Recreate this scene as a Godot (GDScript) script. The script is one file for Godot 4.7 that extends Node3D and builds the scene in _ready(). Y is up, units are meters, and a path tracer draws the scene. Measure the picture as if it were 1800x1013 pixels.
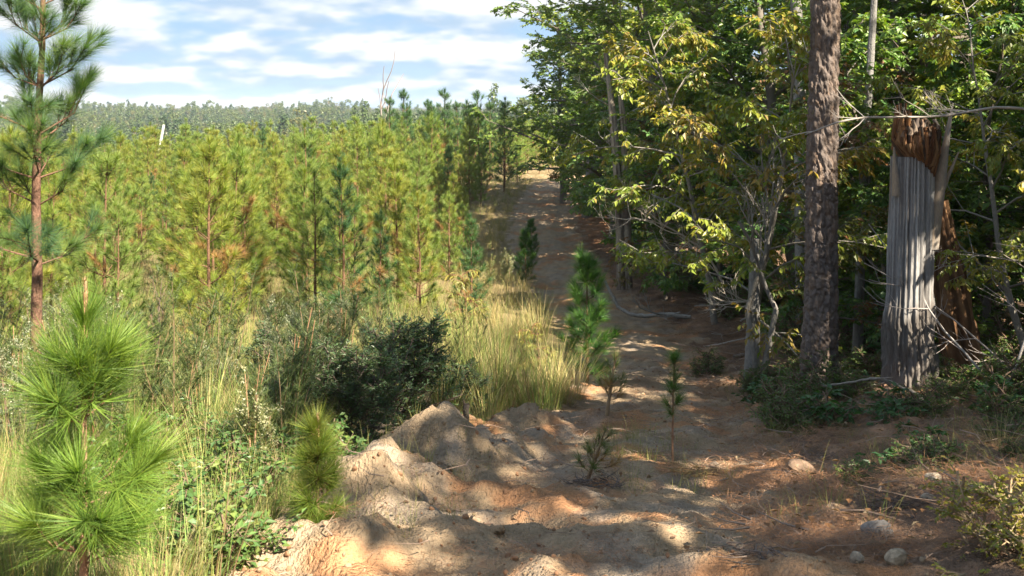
extends Node3D
# A sandy track between a stand of young pines and the edge of a mixed wood, early autumn.
# World: y up, the camera looks along -z; "d" below is the distance in front of it (d = -z).

# ---------------------------------------------------------------- mesh helper
class MB:
	static var tris := 0
	var v := PackedVector3Array()
	var n := PackedVector3Array()
	var c := PackedColorArray()
	var i := PackedInt32Array()

	func needle(p: Vector3, tip: Vector3, side: Vector3, col: Color) -> void:
		var k := v.size()
		v.append(p - side)
		v.append(p + side)
		v.append(tip)
		c.append(col)
		c.append(col)
		c.append(col)
		i.append(k)
		i.append(k + 1)
		i.append(k + 2)

	func leaf(p: Vector3, dir: Vector3, up: Vector3, length: float, width: float, col: Color) -> void:
		# two faces folded along the midrib
		var side := dir.cross(up).normalized() * width * 0.5
		var m := p + dir * length * 0.45 + up * width * 0.18
		var k := v.size()
		v.append(p)
		v.append(m + side)
		v.append(p + dir * length - up * length * 0.1)
		v.append(m - side)
		for q in 4:
			c.append(col)
		i.append_array(PackedInt32Array([k, k + 1, k + 2, k, k + 2, k + 3]))

	func blade(p: Vector3, dir: Vector3, bend: Vector3, length: float, width: float, col: Color, segs := 4) -> void:
		var k := v.size()
		var side := dir.cross(bend).normalized() * width * 0.5
		var q := p
		var dd := dir
		for s in segs + 1:
			var w := 1.0 - float(s) / segs * 0.9
			v.append(q - side * w)
			v.append(q + side * w)
			c.append(col)
			c.append(col)
			dd = (dd + bend * (1.6 / segs)).normalized()
			q += dd * (length / segs)
		for s in segs:
			var a := k + s * 2
			i.append_array(PackedInt32Array([a, a + 1, a + 3, a, a + 3, a + 2]))

	func tube(pts: PackedVector3Array, r0: float, r1: float, sides: int, col: Color) -> void:
		var k := v.size()
		var m := pts.size()
		for s in m:
			var t: Vector3 = (pts[mini(s + 1, m - 1)] - pts[maxi(s - 1, 0)]).normalized()
			var a := t.cross(Vector3(0.31, 0.22, 0.92)).normalized()
			var b := t.cross(a)
			var r := lerpf(r0, r1, float(s) / (m - 1))
			for q in sides:
				var w := TAU * q / sides
				v.append(pts[s] + (a * cos(w) + b * sin(w)) * r)
				c.append(col)
		for s in m - 1:
			for q in sides:
				var x := k + s * sides + q
				var y := k + s * sides + (q + 1) % sides
				i.append_array(PackedInt32Array([x, y, y + sides, x, y + sides, x + sides]))

	func rough(pts: PackedVector3Array, r0: float, r1: float, sides: int, base: Color, rng: RandomNumberGenerator) -> void:
		# a crooked, knotty branch along a path
		var k := v.size()
		var m := (pts.size() - 1) * 7
		for s in m + 1:
			var f := float(s) / 7.0
			var e := mini(int(f), pts.size() - 2)
			var p := pts[e].cubic_interpolate(pts[e + 1], pts[maxi(e - 1, 0)], pts[mini(e + 2, pts.size() - 1)], f - e)
			var t := (pts[e + 1] - pts[e]).normalized()
			var a := t.cross(Vector3(0.31, 0.22, 0.92)).normalized()
			var b := t.cross(a)
			var r := lerpf(r0, r1, float(s) / m) * rng.randf_range(0.78, 1.15) * (1.25 if s % 9 == 4 else 1.0)
			p += (a * rng.randf_range(-1, 1) + b * rng.randf_range(-1, 1)) * r * 0.3
			for q in sides:
				var w := TAU * q / sides
				v.append(p + (a * cos(w) + b * sin(w)) * r * rng.randf_range(0.88, 1.1))
				c.append(base * rng.randf_range(0.75, 1.1))
		for s in m:
			for q in sides:
				var x := k + s * sides + q
				var y := k + s * sides + (q + 1) % sides
				i.append_array(PackedInt32Array([x, y, y + sides, x, y + sides, x + sides]))

	func smooth() -> void:
		n.resize(v.size())
		n.fill(Vector3.ZERO)
		for t in range(0, i.size(), 3):
			var a := i[t]
			var b := i[t + 1]
			var e := i[t + 2]
			var f := (v[e] - v[a]).cross(v[b] - v[a])
			n[a] += f
			n[b] += f
			n[e] += f
		for t in n.size():
			n[t] = n[t].normalized()

	func mesh() -> ArrayMesh:
		var arr := []
		arr.resize(Mesh.ARRAY_MAX)
		tris += i.size() / 3
		arr[Mesh.ARRAY_VERTEX] = v
		arr[Mesh.ARRAY_COLOR] = c
		arr[Mesh.ARRAY_INDEX] = i
		if n.size() == v.size():
			arr[Mesh.ARRAY_NORMAL] = n
		var m := ArrayMesh.new()
		m.add_surface_from_arrays(Mesh.PRIMITIVE_TRIANGLES, arr)
		return m

const EYE := 6.0
var R := RandomNumberGenerator.new()
var M := {}
var taken := {}
var n_big := FastNoiseLite.new()
var n_mid := FastNoiseLite.new()
var n_fine := FastNoiseLite.new()

# ---------------------------------------------------------------- small helpers
func rf(a: float, b: float) -> float:
	return R.randf_range(a, b)

# vertex colours are stored doubled; every vertex-coloured material has a 0.5 base, so K() takes the real linear base colour
func K(c: Vector3, vary := 0.0) -> Color:
	var m := 1.0 + (R.randf_range(-vary, vary) if vary > 0.0 else 0.0)
	var h := R.randf_range(-vary, vary) * 0.35 if vary > 0.0 else 0.0
	return Color(clampf(c.x * m * (1.0 + h) * 2.0, 0, 1), clampf(c.y * m * 2.0, 0, 1), clampf(c.z * m * (1.0 - h) * 2.0, 0, 1))

func pick(pal: Array) -> Vector3:
	return pal[R.randi() % pal.size()]

func dirv(az: float, el: float) -> Vector3:
	return Vector3(cos(az) * cos(el), sin(el), sin(az) * cos(el))

func numbered(called: String) -> String:
	taken[called] = taken.get(called, -1) + 1
	return called if taken[called] == 0 else "%s_%03d" % [called, taken[called]]

func part(parent: Node3D, called: String, m: Mesh, mat: Material) -> MeshInstance3D:
	var o := MeshInstance3D.new()
	o.name = called
	o.mesh = m
	o.material_override = mat
	parent.add_child(o, true)
	return o

func thing(called: String, label: String, category: String, at: Vector3, group := "") -> Node3D:
	var o := Node3D.new()
	o.name = numbered(called)
	add_child(o)
	o.position = at
	tag(o, label, category, group)
	return o

func tag(o: Node, label: String, category: String, group := "", kind := "") -> void:
	o.set_meta("label", label)
	if category:
		o.set_meta("category", category)
	if group:
		o.set_meta("group", group)
	if kind:
		o.set_meta("kind", kind)

func single(called: String, m: Mesh, mat: Material, label: String, category: String, at: Vector3, group := "") -> MeshInstance3D:
	var o := part(self, numbered(called), m, mat)
	o.position = at
	tag(o, label, category, group)
	return o

func scatter(called: String, m: Mesh, mat: Material, where: Array, label: String, category: String) -> void:
	if where.is_empty():
		return
	var mm := MultiMesh.new()
	mm.transform_format = MultiMesh.TRANSFORM_3D
	mm.mesh = m
	mm.instance_count = where.size()
	for k in where.size():
		mm.set_instance_transform(k, where[k])
	var o := MultiMeshInstance3D.new()
	o.name = numbered(called)
	o.multimesh = mm
	o.material_override = mat
	add_child(o)
	tag(o, label, category, "", "stuff")

func place(x: float, d: float, turn := 0.0, s := 1.0, sink := 0.02) -> Transform3D:
	return Transform3D(Basis(Vector3.UP, turn).scaled(Vector3(s, s, s)), Vector3(x, gy(x, d) - sink, -d))

func at(x: float, d: float, up := 0.0) -> Vector3:
	return Vector3(x, gy(x, d) + up, -d)

# ---------------------------------------------------------------- terrain
const PROFILE := [[-60, 0.4], [-20, 1.2], [0, 1.62], [2.5, 1.76], [4.4, 2.01], [6.9, 2.53], [11, 3.24], [18, 4.1], [27, 4.65], [38, 4.86], [54, 4.8], [62, 4.66], [75, 5.0], [120, 5.7], [200, 6.8], [250, 10], [300, 20], [400, 18], [550, 12.5], [700, 8.5], [820, 14], [1600, 60]]
const ROADX := [[-40, 0.3], [2, 0.2], [4.4, 0.35], [6.9, 0.75], [11, 1.5], [18, 2.15], [27, 1.7], [38, 1.27], [54, 1.95], [62, 2.75], [75, 4.6], [90, 8]]
const ROADW := [[-40, 1.3], [4.4, 1.3], [6.9, 1.35], [11, 1.2], [18, 1.2], [27, 1.2], [38, 1.4], [54, 1.5], [62, 1.3], [90, 1.2]]
# mounds of pushed sand: x, d, radius across, radius along, height
const MOUNDS := [[-0.62, 7.35, 0.5, 0.5, 0.34], [-0.32, 8.35, 0.38, 0.55, 0.3], [-0.78, 5.75, 0.36, 0.5, 0.26], [-0.55, 4.95, 0.5, 0.35, 0.16], [-0.72, 6.5, 0.4, 0.4, 0.2], [0.05, 9.5, 0.55, 0.35, 0.2], [0.0, 6.3, 0.4, 0.22, 0.08], [0.55, 5.1, 0.6, 0.2, 0.07], [1.0, 4.5, 0.45, 0.22, 0.1], [2.35, 5.7, 0.4, 0.6, 0.12], [1.9, 7.3, 0.5, 0.4, 0.08], [3.9, 10.2, 0.9, 0.8, 0.1], [0.9, 10.4, 0.7, 0.3, 0.1]]

func curve(tab: Array, x: float) -> float:
	var k := 0
	var last := tab.size() - 2
	while k < last and x > tab[k + 1][0]:
		k += 1
	var a: Array = tab[k]
	var b: Array = tab[k + 1]
	var w: float = b[0] - a[0]
	var t := clampf((x - a[0]) / w, 0.0, 1.0)
	var sl: float = (b[1] - a[1]) / w
	var s0: float = sl
	var s1: float = sl
	if k > 0:
		s0 = (sl + (a[1] - tab[k - 1][1]) / (a[0] - tab[k - 1][0])) * 0.5
	if k < last:
		s1 = (sl + (tab[k + 2][1] - b[1]) / (tab[k + 2][0] - b[0])) * 0.5
	var t2 := t * t
	var t3 := t2 * t
	return a[1] * (2 * t3 - 3 * t2 + 1) + b[1] * (3 * t2 - 2 * t3) + s0 * w * (t3 - 2 * t2 + t) + s1 * w * (t3 - t2)

func gy(x: float, d: float) -> float:
	return gyr(x, d, curve(PROFILE, d), curve(ROADX, d), curve(ROADW, d))

func gyr(x: float, d: float, e: float, rx: float, rw: float) -> float:
	var h := EYE - e
	var off := x - rx
	if d > 240.0:   # the far ridge sinks towards the right
		h -= 11.0 * smoothstep(-120.0, 60.0, x) * smoothstep(300.0, 600.0, d)
		h += n_big.get_noise_2d(x * 0.025, d * 0.025) * 7.0
	else:
		h += n_big.get_noise_2d(x * 0.6, d * 0.6) * 0.18 * smoothstep(1.2, 4.0, absf(off))
	h -= 0.115 * clampf(-x - 9.0, 0.0, 60.0) * smoothstep(35.0, 100.0, d)
	var side := smoothstep(rw * 0.8, rw + 1.2, absf(off))
	if off > 0.0:
		h += side * 0.16
	else:
		h += side * 0.08
	if d < 90.0 and absf(off) < rw + 0.6:   # two shallow wheel ruts
		h -= 0.05 * exp(-pow((absf(off) - 0.68) / 0.26, 2.0))
	if d < 14.0 and d > 3.0:
		for m in MOUNDS:
			var a: float = (x - m[0] + 0.16 * n_mid.get_noise_2d(x * 0.7 + 5.0, d * 0.7)) / m[2]
			var b: float = (d - m[1] + 0.22 * n_mid.get_noise_2d(x * 0.7, d * 0.7 + 33.0)) / m[3]
			var q := a * a + b * b
			if q < 5.0:
				h += m[4] * exp(-q * 1.3) * (1.0 + 0.9 * n_mid.get_noise_2d(x * 1.2, d * 1.2))
	if d < 60.0 and absf(x) < 30.0:
		var rough := lerpf(0.075, 0.11, side)
		if d < 10.0 and x < 0.3 and x > -1.4:
			rough = 0.16   # clumpy pushed-up bank
		h += n_mid.get_noise_2d(x, d) * rough
		if d < 16.0:
			h += n_fine.get_noise_2d(x, d) * 0.03
			if d < 11.0:   # churned, crumbly surface
				h += 0.018 * absf(n_fine.get_noise_2d(x * 2.3 + 7.0, d * 2.3))
	return h

func ramp(step0: float, grow: float, upto: float) -> PackedFloat32Array:
	var out := PackedFloat32Array()
	var p := 0.0
	var s := step0
	while p < upto:
		s *= grow
		p += s
		out.append(p)
	return out

func build_ground() -> void:
	var xs := PackedFloat32Array()
	var left := ramp(0.05, 1.055, 900.0)
	left.reverse()
	for q in left:
		xs.append(-3.2 - q)
	var x := -3.2
	while x < 4.4:
		xs.append(x)
		x += 0.036
	for q in ramp(0.05, 1.055, 900.0):
		xs.append(4.4 + q)
	var ds := PackedFloat32Array([-60, -40, -25, -15, -8, -4, -1, 1, 2, 2.8, 3.3])
	var d := 3.6
	while d < 1500.0:
		ds.append(d)
		d += maxf(0.036, (d - 7.5) * 0.0135)
	var nx := xs.size()
	var nd := ds.size()
	var verts := PackedVector3Array()
	var cols := PackedColorArray()
	var kinds := PackedByteArray()
	verts.resize(nx * nd)
	cols.resize(nx * nd)
	kinds.resize(nx * nd)
	for b in nd:
		d = ds[b]
		var e := curve(PROFILE, d)
		var rx := curve(ROADX, d)
		var rw := curve(ROADW, d)
		for a in nx:
			x = xs[a]
			var k := b * nx + a
			verts[k] = Vector3(x, gyr(x, d, e, rx, rw), -d)
			var q := n_big.get_noise_2d(x * 1.7 + 40.0, d * 1.7)
			var w := n_mid.get_noise_2d(x * 1.3 + 90.0, d * 1.3)
			var f := n_fine.get_noise_2d(x * 0.8, d * 0.8 + 70.0)
			var off := x - rx
			var berm := 1.0 if (x > -1.25 and x < 0.4 and d > 3.0 and d < 9.8) else 0.0
			var road := 1.0 if d < 80.0 and (absf(off) < rw + w * 0.45 or berm > 0.0) else 0.0
			var c := Vector3(0.37, 0.275, 0.18)                     # pale sand
			if road > 0.0:
				var clay := smoothstep(0.05, 0.4, q + f * 0.3 + (0.22 if d < 8.0 and off > 0.2 else 0.0))
				c = c.lerp(Vector3(0.42, 0.2, 0.095), clay * 0.75)    # red clay coming through
				c = c.lerp(Vector3(0.34, 0.28, 0.225), smoothstep(0.0, 0.45, w - q * 0.4) * 0.7)   # grey sand
			elif off > 0.0:
				c = Vector3(0.19, 0.13, 0.095).lerp(Vector3(0.32, 0.2, 0.13), smoothstep(-0.1, 0.4, w + q * 0.5))   # needle litter over clay
				if d > 35.0 and off < rw + 2.5:
					c = c.lerp(Vector3(0.32, 0.15, 0.07), 0.7)
			else:
				c = Vector3(0.25, 0.19, 0.1).lerp(Vector3(0.36, 0.27, 0.16), smoothstep(-0.1, 0.4, w))   # thatch and soil
				if d > 180.0:
					c = Vector3(0.07, 0.085, 0.035)
			c *= 1.0 + f * 0.3
			cols[k] = Color(c.x * 2.0, c.y * 2.0, c.z * 2.0)
			kinds[k] = int(road)
	var ix := [PackedInt32Array(), PackedInt32Array()]
	for b in nd - 1:
		for a in nx - 1:
			var k := b * nx + a
			var kind := kinds[k]
			ix[kind].append_array(PackedInt32Array([k, k + nx, k + nx + 1, k, k + nx + 1, k + 1]))
	var nor := PackedVector3Array()
	nor.resize(nx * nd)
	for b in nd:
		var b0 := maxi(b - 1, 0)
		var b1 := mini(b + 1, nd - 1)
		for a in nx:
			var gx := verts[b * nx + mini(a + 1, nx - 1)] - verts[b * nx + maxi(a - 1, 0)]
			var gz := verts[b1 * nx + a] - verts[b0 * nx + a]
			nor[b * nx + a] = gx.cross(gz).normalized()
	for kind in 2:
		# keep only the vertices this sheet uses
		var remap := PackedInt32Array()
		remap.resize(nx * nd)
		remap.fill(-1)
		var mb := MB.new()
		for q in ix[kind]:
			if remap[q] < 0:
				remap[q] = mb.v.size()
				mb.v.append(verts[q])
				mb.n.append(nor[q])
				mb.c.append(cols[q])
			mb.i.append(remap[q])
		var o := part(self, "dirt_track" if kind == 1 else "ground", mb.mesh(), M.soil)
		tag(o, "sandy dirt track with wheel ruts and low pushed-up banks" if kind == 1 else "rough ground of the pine field and the wood floor", "", "", "structure")

# ---------------------------------------------------------------- sky
func build_sky() -> Image:
	var w := 4096
	var h := 2048
	var cl := FastNoiseLite.new()
	cl.noise_type = FastNoiseLite.TYPE_SIMPLEX_SMOOTH
	cl.seed = 11
	cl.frequency = 1.0
	cl.fractal_type = FastNoiseLite.FRACTAL_FBM
	cl.fractal_octaves = 5
	cl.fractal_gain = 0.52
	var bytes := PackedByteArray()
	bytes.resize(w * h * 3)
	var fine_rows := int(h / 2 - 13.0 / 180.0 * h)
	var row := 0
	while row < h / 2:
		var fine := row >= fine_rows
		var st := 1 if fine else 4
		var el := (0.5 - (row + 0.5 * st) / h) * PI
		var s := sin(el)
		var base := Color(0.46, 0.66, 0.89).lerp(Color(0.79, 0.885, 0.96), pow(1.0 - s, 5.0))
		# a cloud sheet: distance to it grows towards the horizon
		var r := 1.0 / (s + 0.22)
		var r_up := 1.0 / (sin(el + 0.012 + 0.1 * s) + 0.22)
		var lift := el * 26.0
		for col in range(0, w, st):
			var az := (col + 0.5 * st) / w * TAU
			var ca := cos(az)
			var sa := sin(az)
			var dn := cl.get_noise_3d(ca * r * 1.9, lift * 0.5, sa * r * 1.9)
			var dn2 := cl.get_noise_3d(ca * r_up * 1.9, lift * 0.5 + 0.12, sa * r_up * 1.9)
			var cover := smoothstep(-0.34, 0.14, dn)
			var bright := clampf(0.62 + (dn - dn2) * 2.2, 0.0, 1.0)
			var cc := Color(0.72, 0.81, 0.90).lerp(Color(0.985, 0.985, 0.985), bright)
			var px := base.lerp(cc, cover * 0.92)
			var r8 := int(px.r * 255.0)
			var g8 := int(px.g * 255.0)
			var b8 := int(px.b * 255.0)
			if fine:
				var k := (row * w + col) * 3
				bytes[k] = r8
				bytes[k + 1] = g8
				bytes[k + 2] = b8
			else:
				for yy in st:
					var k := ((row + yy) * w + col) * 3
					for xx in st:
						bytes[k] = r8
						bytes[k + 1] = g8
						bytes[k + 2] = b8
						k += 3
		row += st
		if row > fine_rows and st == 4:
			row = mini(row, fine_rows)
	var im := Image.create_from_data(w, h, false, Image.FORMAT_RGB8, bytes)
	im.fill_rect(Rect2i(0, h / 2, w, h / 2), Color(0.45, 0.43, 0.33))
	return im

# ---------------------------------------------------------------- materials
func noise_tex(freq: float, seed_: int, lo: Color, hi: Color, size := 512, kind := FastNoiseLite.TYPE_SIMPLEX_SMOOTH, oct := 5) -> NoiseTexture2D:
	var f := FastNoiseLite.new()
	f.noise_type = kind
	f.seed = seed_
	f.frequency = freq
	f.fractal_octaves = oct
	f.fractal_gain = 0.6
	var t := NoiseTexture2D.new()
	t.noise = f
	t.width = size
	t.height = size
	t.seamless = true
	var g := Gradient.new()
	g.set_color(0, lo)
	g.set_color(1, hi)
	t.color_ramp = g
	return t

func vmat(called: String, rough: float, spec: float, back := Color.BLACK) -> StandardMaterial3D:
	var m := StandardMaterial3D.new()
	m.resource_name = called
	m.vertex_color_use_as_albedo = true
	m.albedo_color = Color(0.5, 0.5, 0.5).linear_to_srgb()
	m.roughness = rough
	m.metallic_specular = spec
	m.cull_mode = BaseMaterial3D.CULL_DISABLED
	if back != Color.BLACK:
		m.backlight_enabled = true
		m.backlight = back
	return m

func build_materials() -> void:
	M.needle = vmat("pine_needles", 0.5, 0.4, Color(0.9, 0.95, 0.6))
	M.leaf = vmat("broad_leaves", 0.42, 0.45, Color(0.85, 0.9, 0.4))
	M.grass = vmat("grass_blades", 0.6, 0.3, Color(0.7, 0.7, 0.5))
	M.twig = vmat("twig_bark", 0.85, 0.3)
	M.bark = vmat("bark", 0.9, 0.25)
	M.bark.albedo_texture = noise_tex(0.02, 5, Color(0.75, 0.75, 0.75), Color(1, 1, 1), 512)
	M.bark.uv1_triplanar = true
	M.bark.uv1_scale = Vector3(3.0, 1.2, 3.0)
	M.bark.heightmap_enabled = true
	M.bark.heightmap_texture = noise_tex(0.03, 6, Color.BLACK, Color.WHITE, 512)
	M.bark.heightmap_scale = 1.2
	M.wood = vmat("weathered_wood", 0.85, 0.3)
	M.wood.albedo_texture = noise_tex(0.03, 8, Color(0.68, 0.68, 0.69), Color(1, 1, 1), 512)
	M.wood.uv1_triplanar = true
	M.wood.uv1_scale = Vector3(9.0, 0.7, 9.0)      # long vertical grain
	M.wood.heightmap_enabled = true
	M.wood.heightmap_texture = M.wood.albedo_texture
	M.wood.heightmap_scale = 0.8
	M.soil = vmat("sandy_soil", 0.95, 0.2)
	M.soil.albedo_texture = noise_tex(0.025, 21, Color(0.8, 0.79, 0.78), Color(1, 1, 1), 1024)
	M.soil.uv1_triplanar = true
	M.soil.uv1_world_triplanar = true
	M.soil.uv1_scale = Vector3(1.1, 1.1, 1.1)
	M.soil.heightmap_enabled = true
	M.soil.heightmap_texture = noise_tex(0.03, 22, Color.BLACK, Color.WHITE, 1024, FastNoiseLite.TYPE_SIMPLEX_SMOOTH, 6)
	M.soil.heightmap_scale = 3.2
	M.stone = vmat("stone", 0.85, 0.3)
	M.stone.albedo_texture = noise_tex(0.03, 31, Color(0.6, 0.6, 0.6), Color(1, 1, 1), 256)
	M.stone.uv1_triplanar = true
	M.stone.uv1_scale = Vector3(4, 4, 4)

# ---------------------------------------------------------------- plant generators
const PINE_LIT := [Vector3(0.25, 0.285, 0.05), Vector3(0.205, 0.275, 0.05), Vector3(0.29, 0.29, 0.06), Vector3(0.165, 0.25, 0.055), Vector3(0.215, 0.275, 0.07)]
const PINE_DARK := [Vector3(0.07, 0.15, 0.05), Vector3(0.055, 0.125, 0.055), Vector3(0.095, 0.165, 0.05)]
const BROWN := Vector3(0.3, 0.16, 0.06)

# needles all round a shoot, leaning towards its tip
func brush(mb: MB, a: Vector3, b: Vector3, count: int, length: float, width: float, pal: Array, tip_tuft := 0.35) -> void:
	var ax := (b - a).normalized()
	var u := ax.cross(Vector3(0.2, 0.5, 0.84)).normalized()
	var w := ax.cross(u)
	var own := pick(pal)
	for k in count:
		var t := sqrt(R.randf())
		var end := R.randf() < tip_tuft
		if end:
			t = rf(0.9, 1.0)
		var g := R.randf() * TAU
		var radial := u * cos(g) + w * sin(g)
		var open := rf(0.25, 0.75) if end else rf(0.5, 1.15)
		var dir := ax * cos(open) + radial * sin(open)
		dir.y -= 0.12 * R.randf()
		var p := a.lerp(b, t)
		var l := length * rf(0.7, 1.1)
		mb.needle(p, p + dir * l, dir.cross(radial + ax * 0.3).normalized() * width * 0.5, K(own if R.randf() < 0.7 else pick(pal), 0.22))

# a young pine: straight stem, whorls of upswept branches, long needles on every shoot
func pine(rs: int, h: float, spread: float, opts := {}) -> Dictionary:
	R.seed = rs
	var per_m: float = opts.get("per_m", 150.0)
	var nl: float = opts.get("needle", 0.19)
	var nw: float = opts.get("width", 0.0075)
	var pal: Array = opts.get("pal", PINE_LIT)
	var gap: float = opts.get("gap", 0.36)
	var low: float = opts.get("low", 0.1)
	var r0: float = opts.get("r0", h * 0.0095 + 0.008)
	var bare: float = opts.get("bare", 0.4)
	var side_n: int = opts.get("sides", 3)
	var leader: float = opts.get("leader", 0.5)
	var dead: float = opts.get("dead", 0.08)
	var wood := MB.new()
	var gr := MB.new()
	var pts := PackedVector3Array()
	var lean := Vector3(rf(-0.03, 0.03), 0, rf(-0.03, 0.03)) * h
	for k in 9:
		var t := k / 8.0
		pts.append(Vector3(lean.x * t * t + rf(-0.008, 0.008) * h * 0.4, h * t - (0.15 if k == 0 else 0.0), lean.z * t * t + rf(-0.008, 0.008) * h * 0.4))
	var bc: Vector3 = opts.get("bark", Vector3(0.2, 0.115, 0.07))
	wood.tube(pts, r0, 0.006, 8, K(bc))
	var top := pts[8]
	brush(gr, pts[8] + Vector3(0, -leader, 0) + (pts[7] - pts[8]) * 0.1, top, int(per_m * leader * 1.6), nl, nw, pal, 0.2)
	var candle: float = opts.get("candle", 0.0)
	if candle > 0.0:   # scaly tan bud on the leader
		wood.tube(PackedVector3Array([top - Vector3(0, 0.06, 0), top, top + Vector3(0.004, candle * 0.6, 0), top + Vector3(0, candle, 0.004)]), 0.011, 0.004, 7, K(Vector3(0.42, 0.26, 0.15)))
		for k in 70:
			var cp := top + Vector3(0, rf(-0.05, candle), 0)
			var cd := dirv(R.randf() * TAU, rf(0.7, 1.2))
			gr.needle(cp, cp + cd * rf(0.02, 0.035), cd.cross(Vector3.UP).normalized() * 0.0025, K(Vector3(0.45, 0.28, 0.16), 0.2))
	var y := h * low
	while y < h * 0.95:
		var t := y / h
		var n := R.randi_range(3, 6)
		var a0 := R.randf() * TAU
		for k in n:
			var az := a0 + TAU * k / n + rf(-0.35, 0.35)
			var L: float = spread * (pow(1.0 - t, 0.7) * 0.85 + 0.16) * rf(0.65, 1.15)
			if t < 0.25:
				L *= 0.55 + t * 1.8
			var el := lerpf(0.35, 1.0, t) + rf(-0.2, 0.2)
			var p0 := Vector3(lean.x * t * t, y + rf(-0.05, 0.05), lean.z * t * t)
			var p1 := p0 + dirv(az, el * 0.7) * L * 0.5
			var p2 := p1 + dirv(az + rf(-0.2, 0.2), el + 0.35) * L * 0.5
			wood.tube(PackedVector3Array([p0, p1, p2]), maxf(0.004, L * 0.016), 0.003, 4, K(bc * 0.9, 0.1))
			var bp := pal
			if R.randf() < dead and t < 0.55:
				bp = [BROWN, Vector3(0.36, 0.22, 0.09)]
			if bare < 0.5:
				brush(gr, p0.lerp(p1, bare * 2.0), p1, int(per_m * L * 0.5 * (1.0 - bare * 2.0) * 0.6), nl * 0.9, nw, bp, 0.0)
			brush(gr, p1, p2, int(per_m * L * 0.5) + 10, nl, nw, bp)
			for s in side_n:
				var q := p0.lerp(p1, rf(0.5, 1.0)) if s % 2 == 0 else p1.lerp(p2, rf(0.1, 0.7))
				var e := q + dirv(az + rf(0.4, 1.0) * (1.0 if R.randf() < 0.5 else -1.0), el + rf(-0.1, 0.5)) * L * rf(0.25, 0.42)
				wood.tube(PackedVector3Array([q, e]), 0.004, 0.003, 3, K(bc * 0.9, 0.1))
				brush(gr, q.lerp(e, 0.3), e, int(per_m * q.distance_to(e) * 0.8) + 8, nl * 0.95, nw, bp)
		y += gap * rf(0.7, 1.25)
	wood.smooth()
	return {"trunk": wood.mesh(), "crown": gr.mesh(), "called": "pine_tree"}

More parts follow.
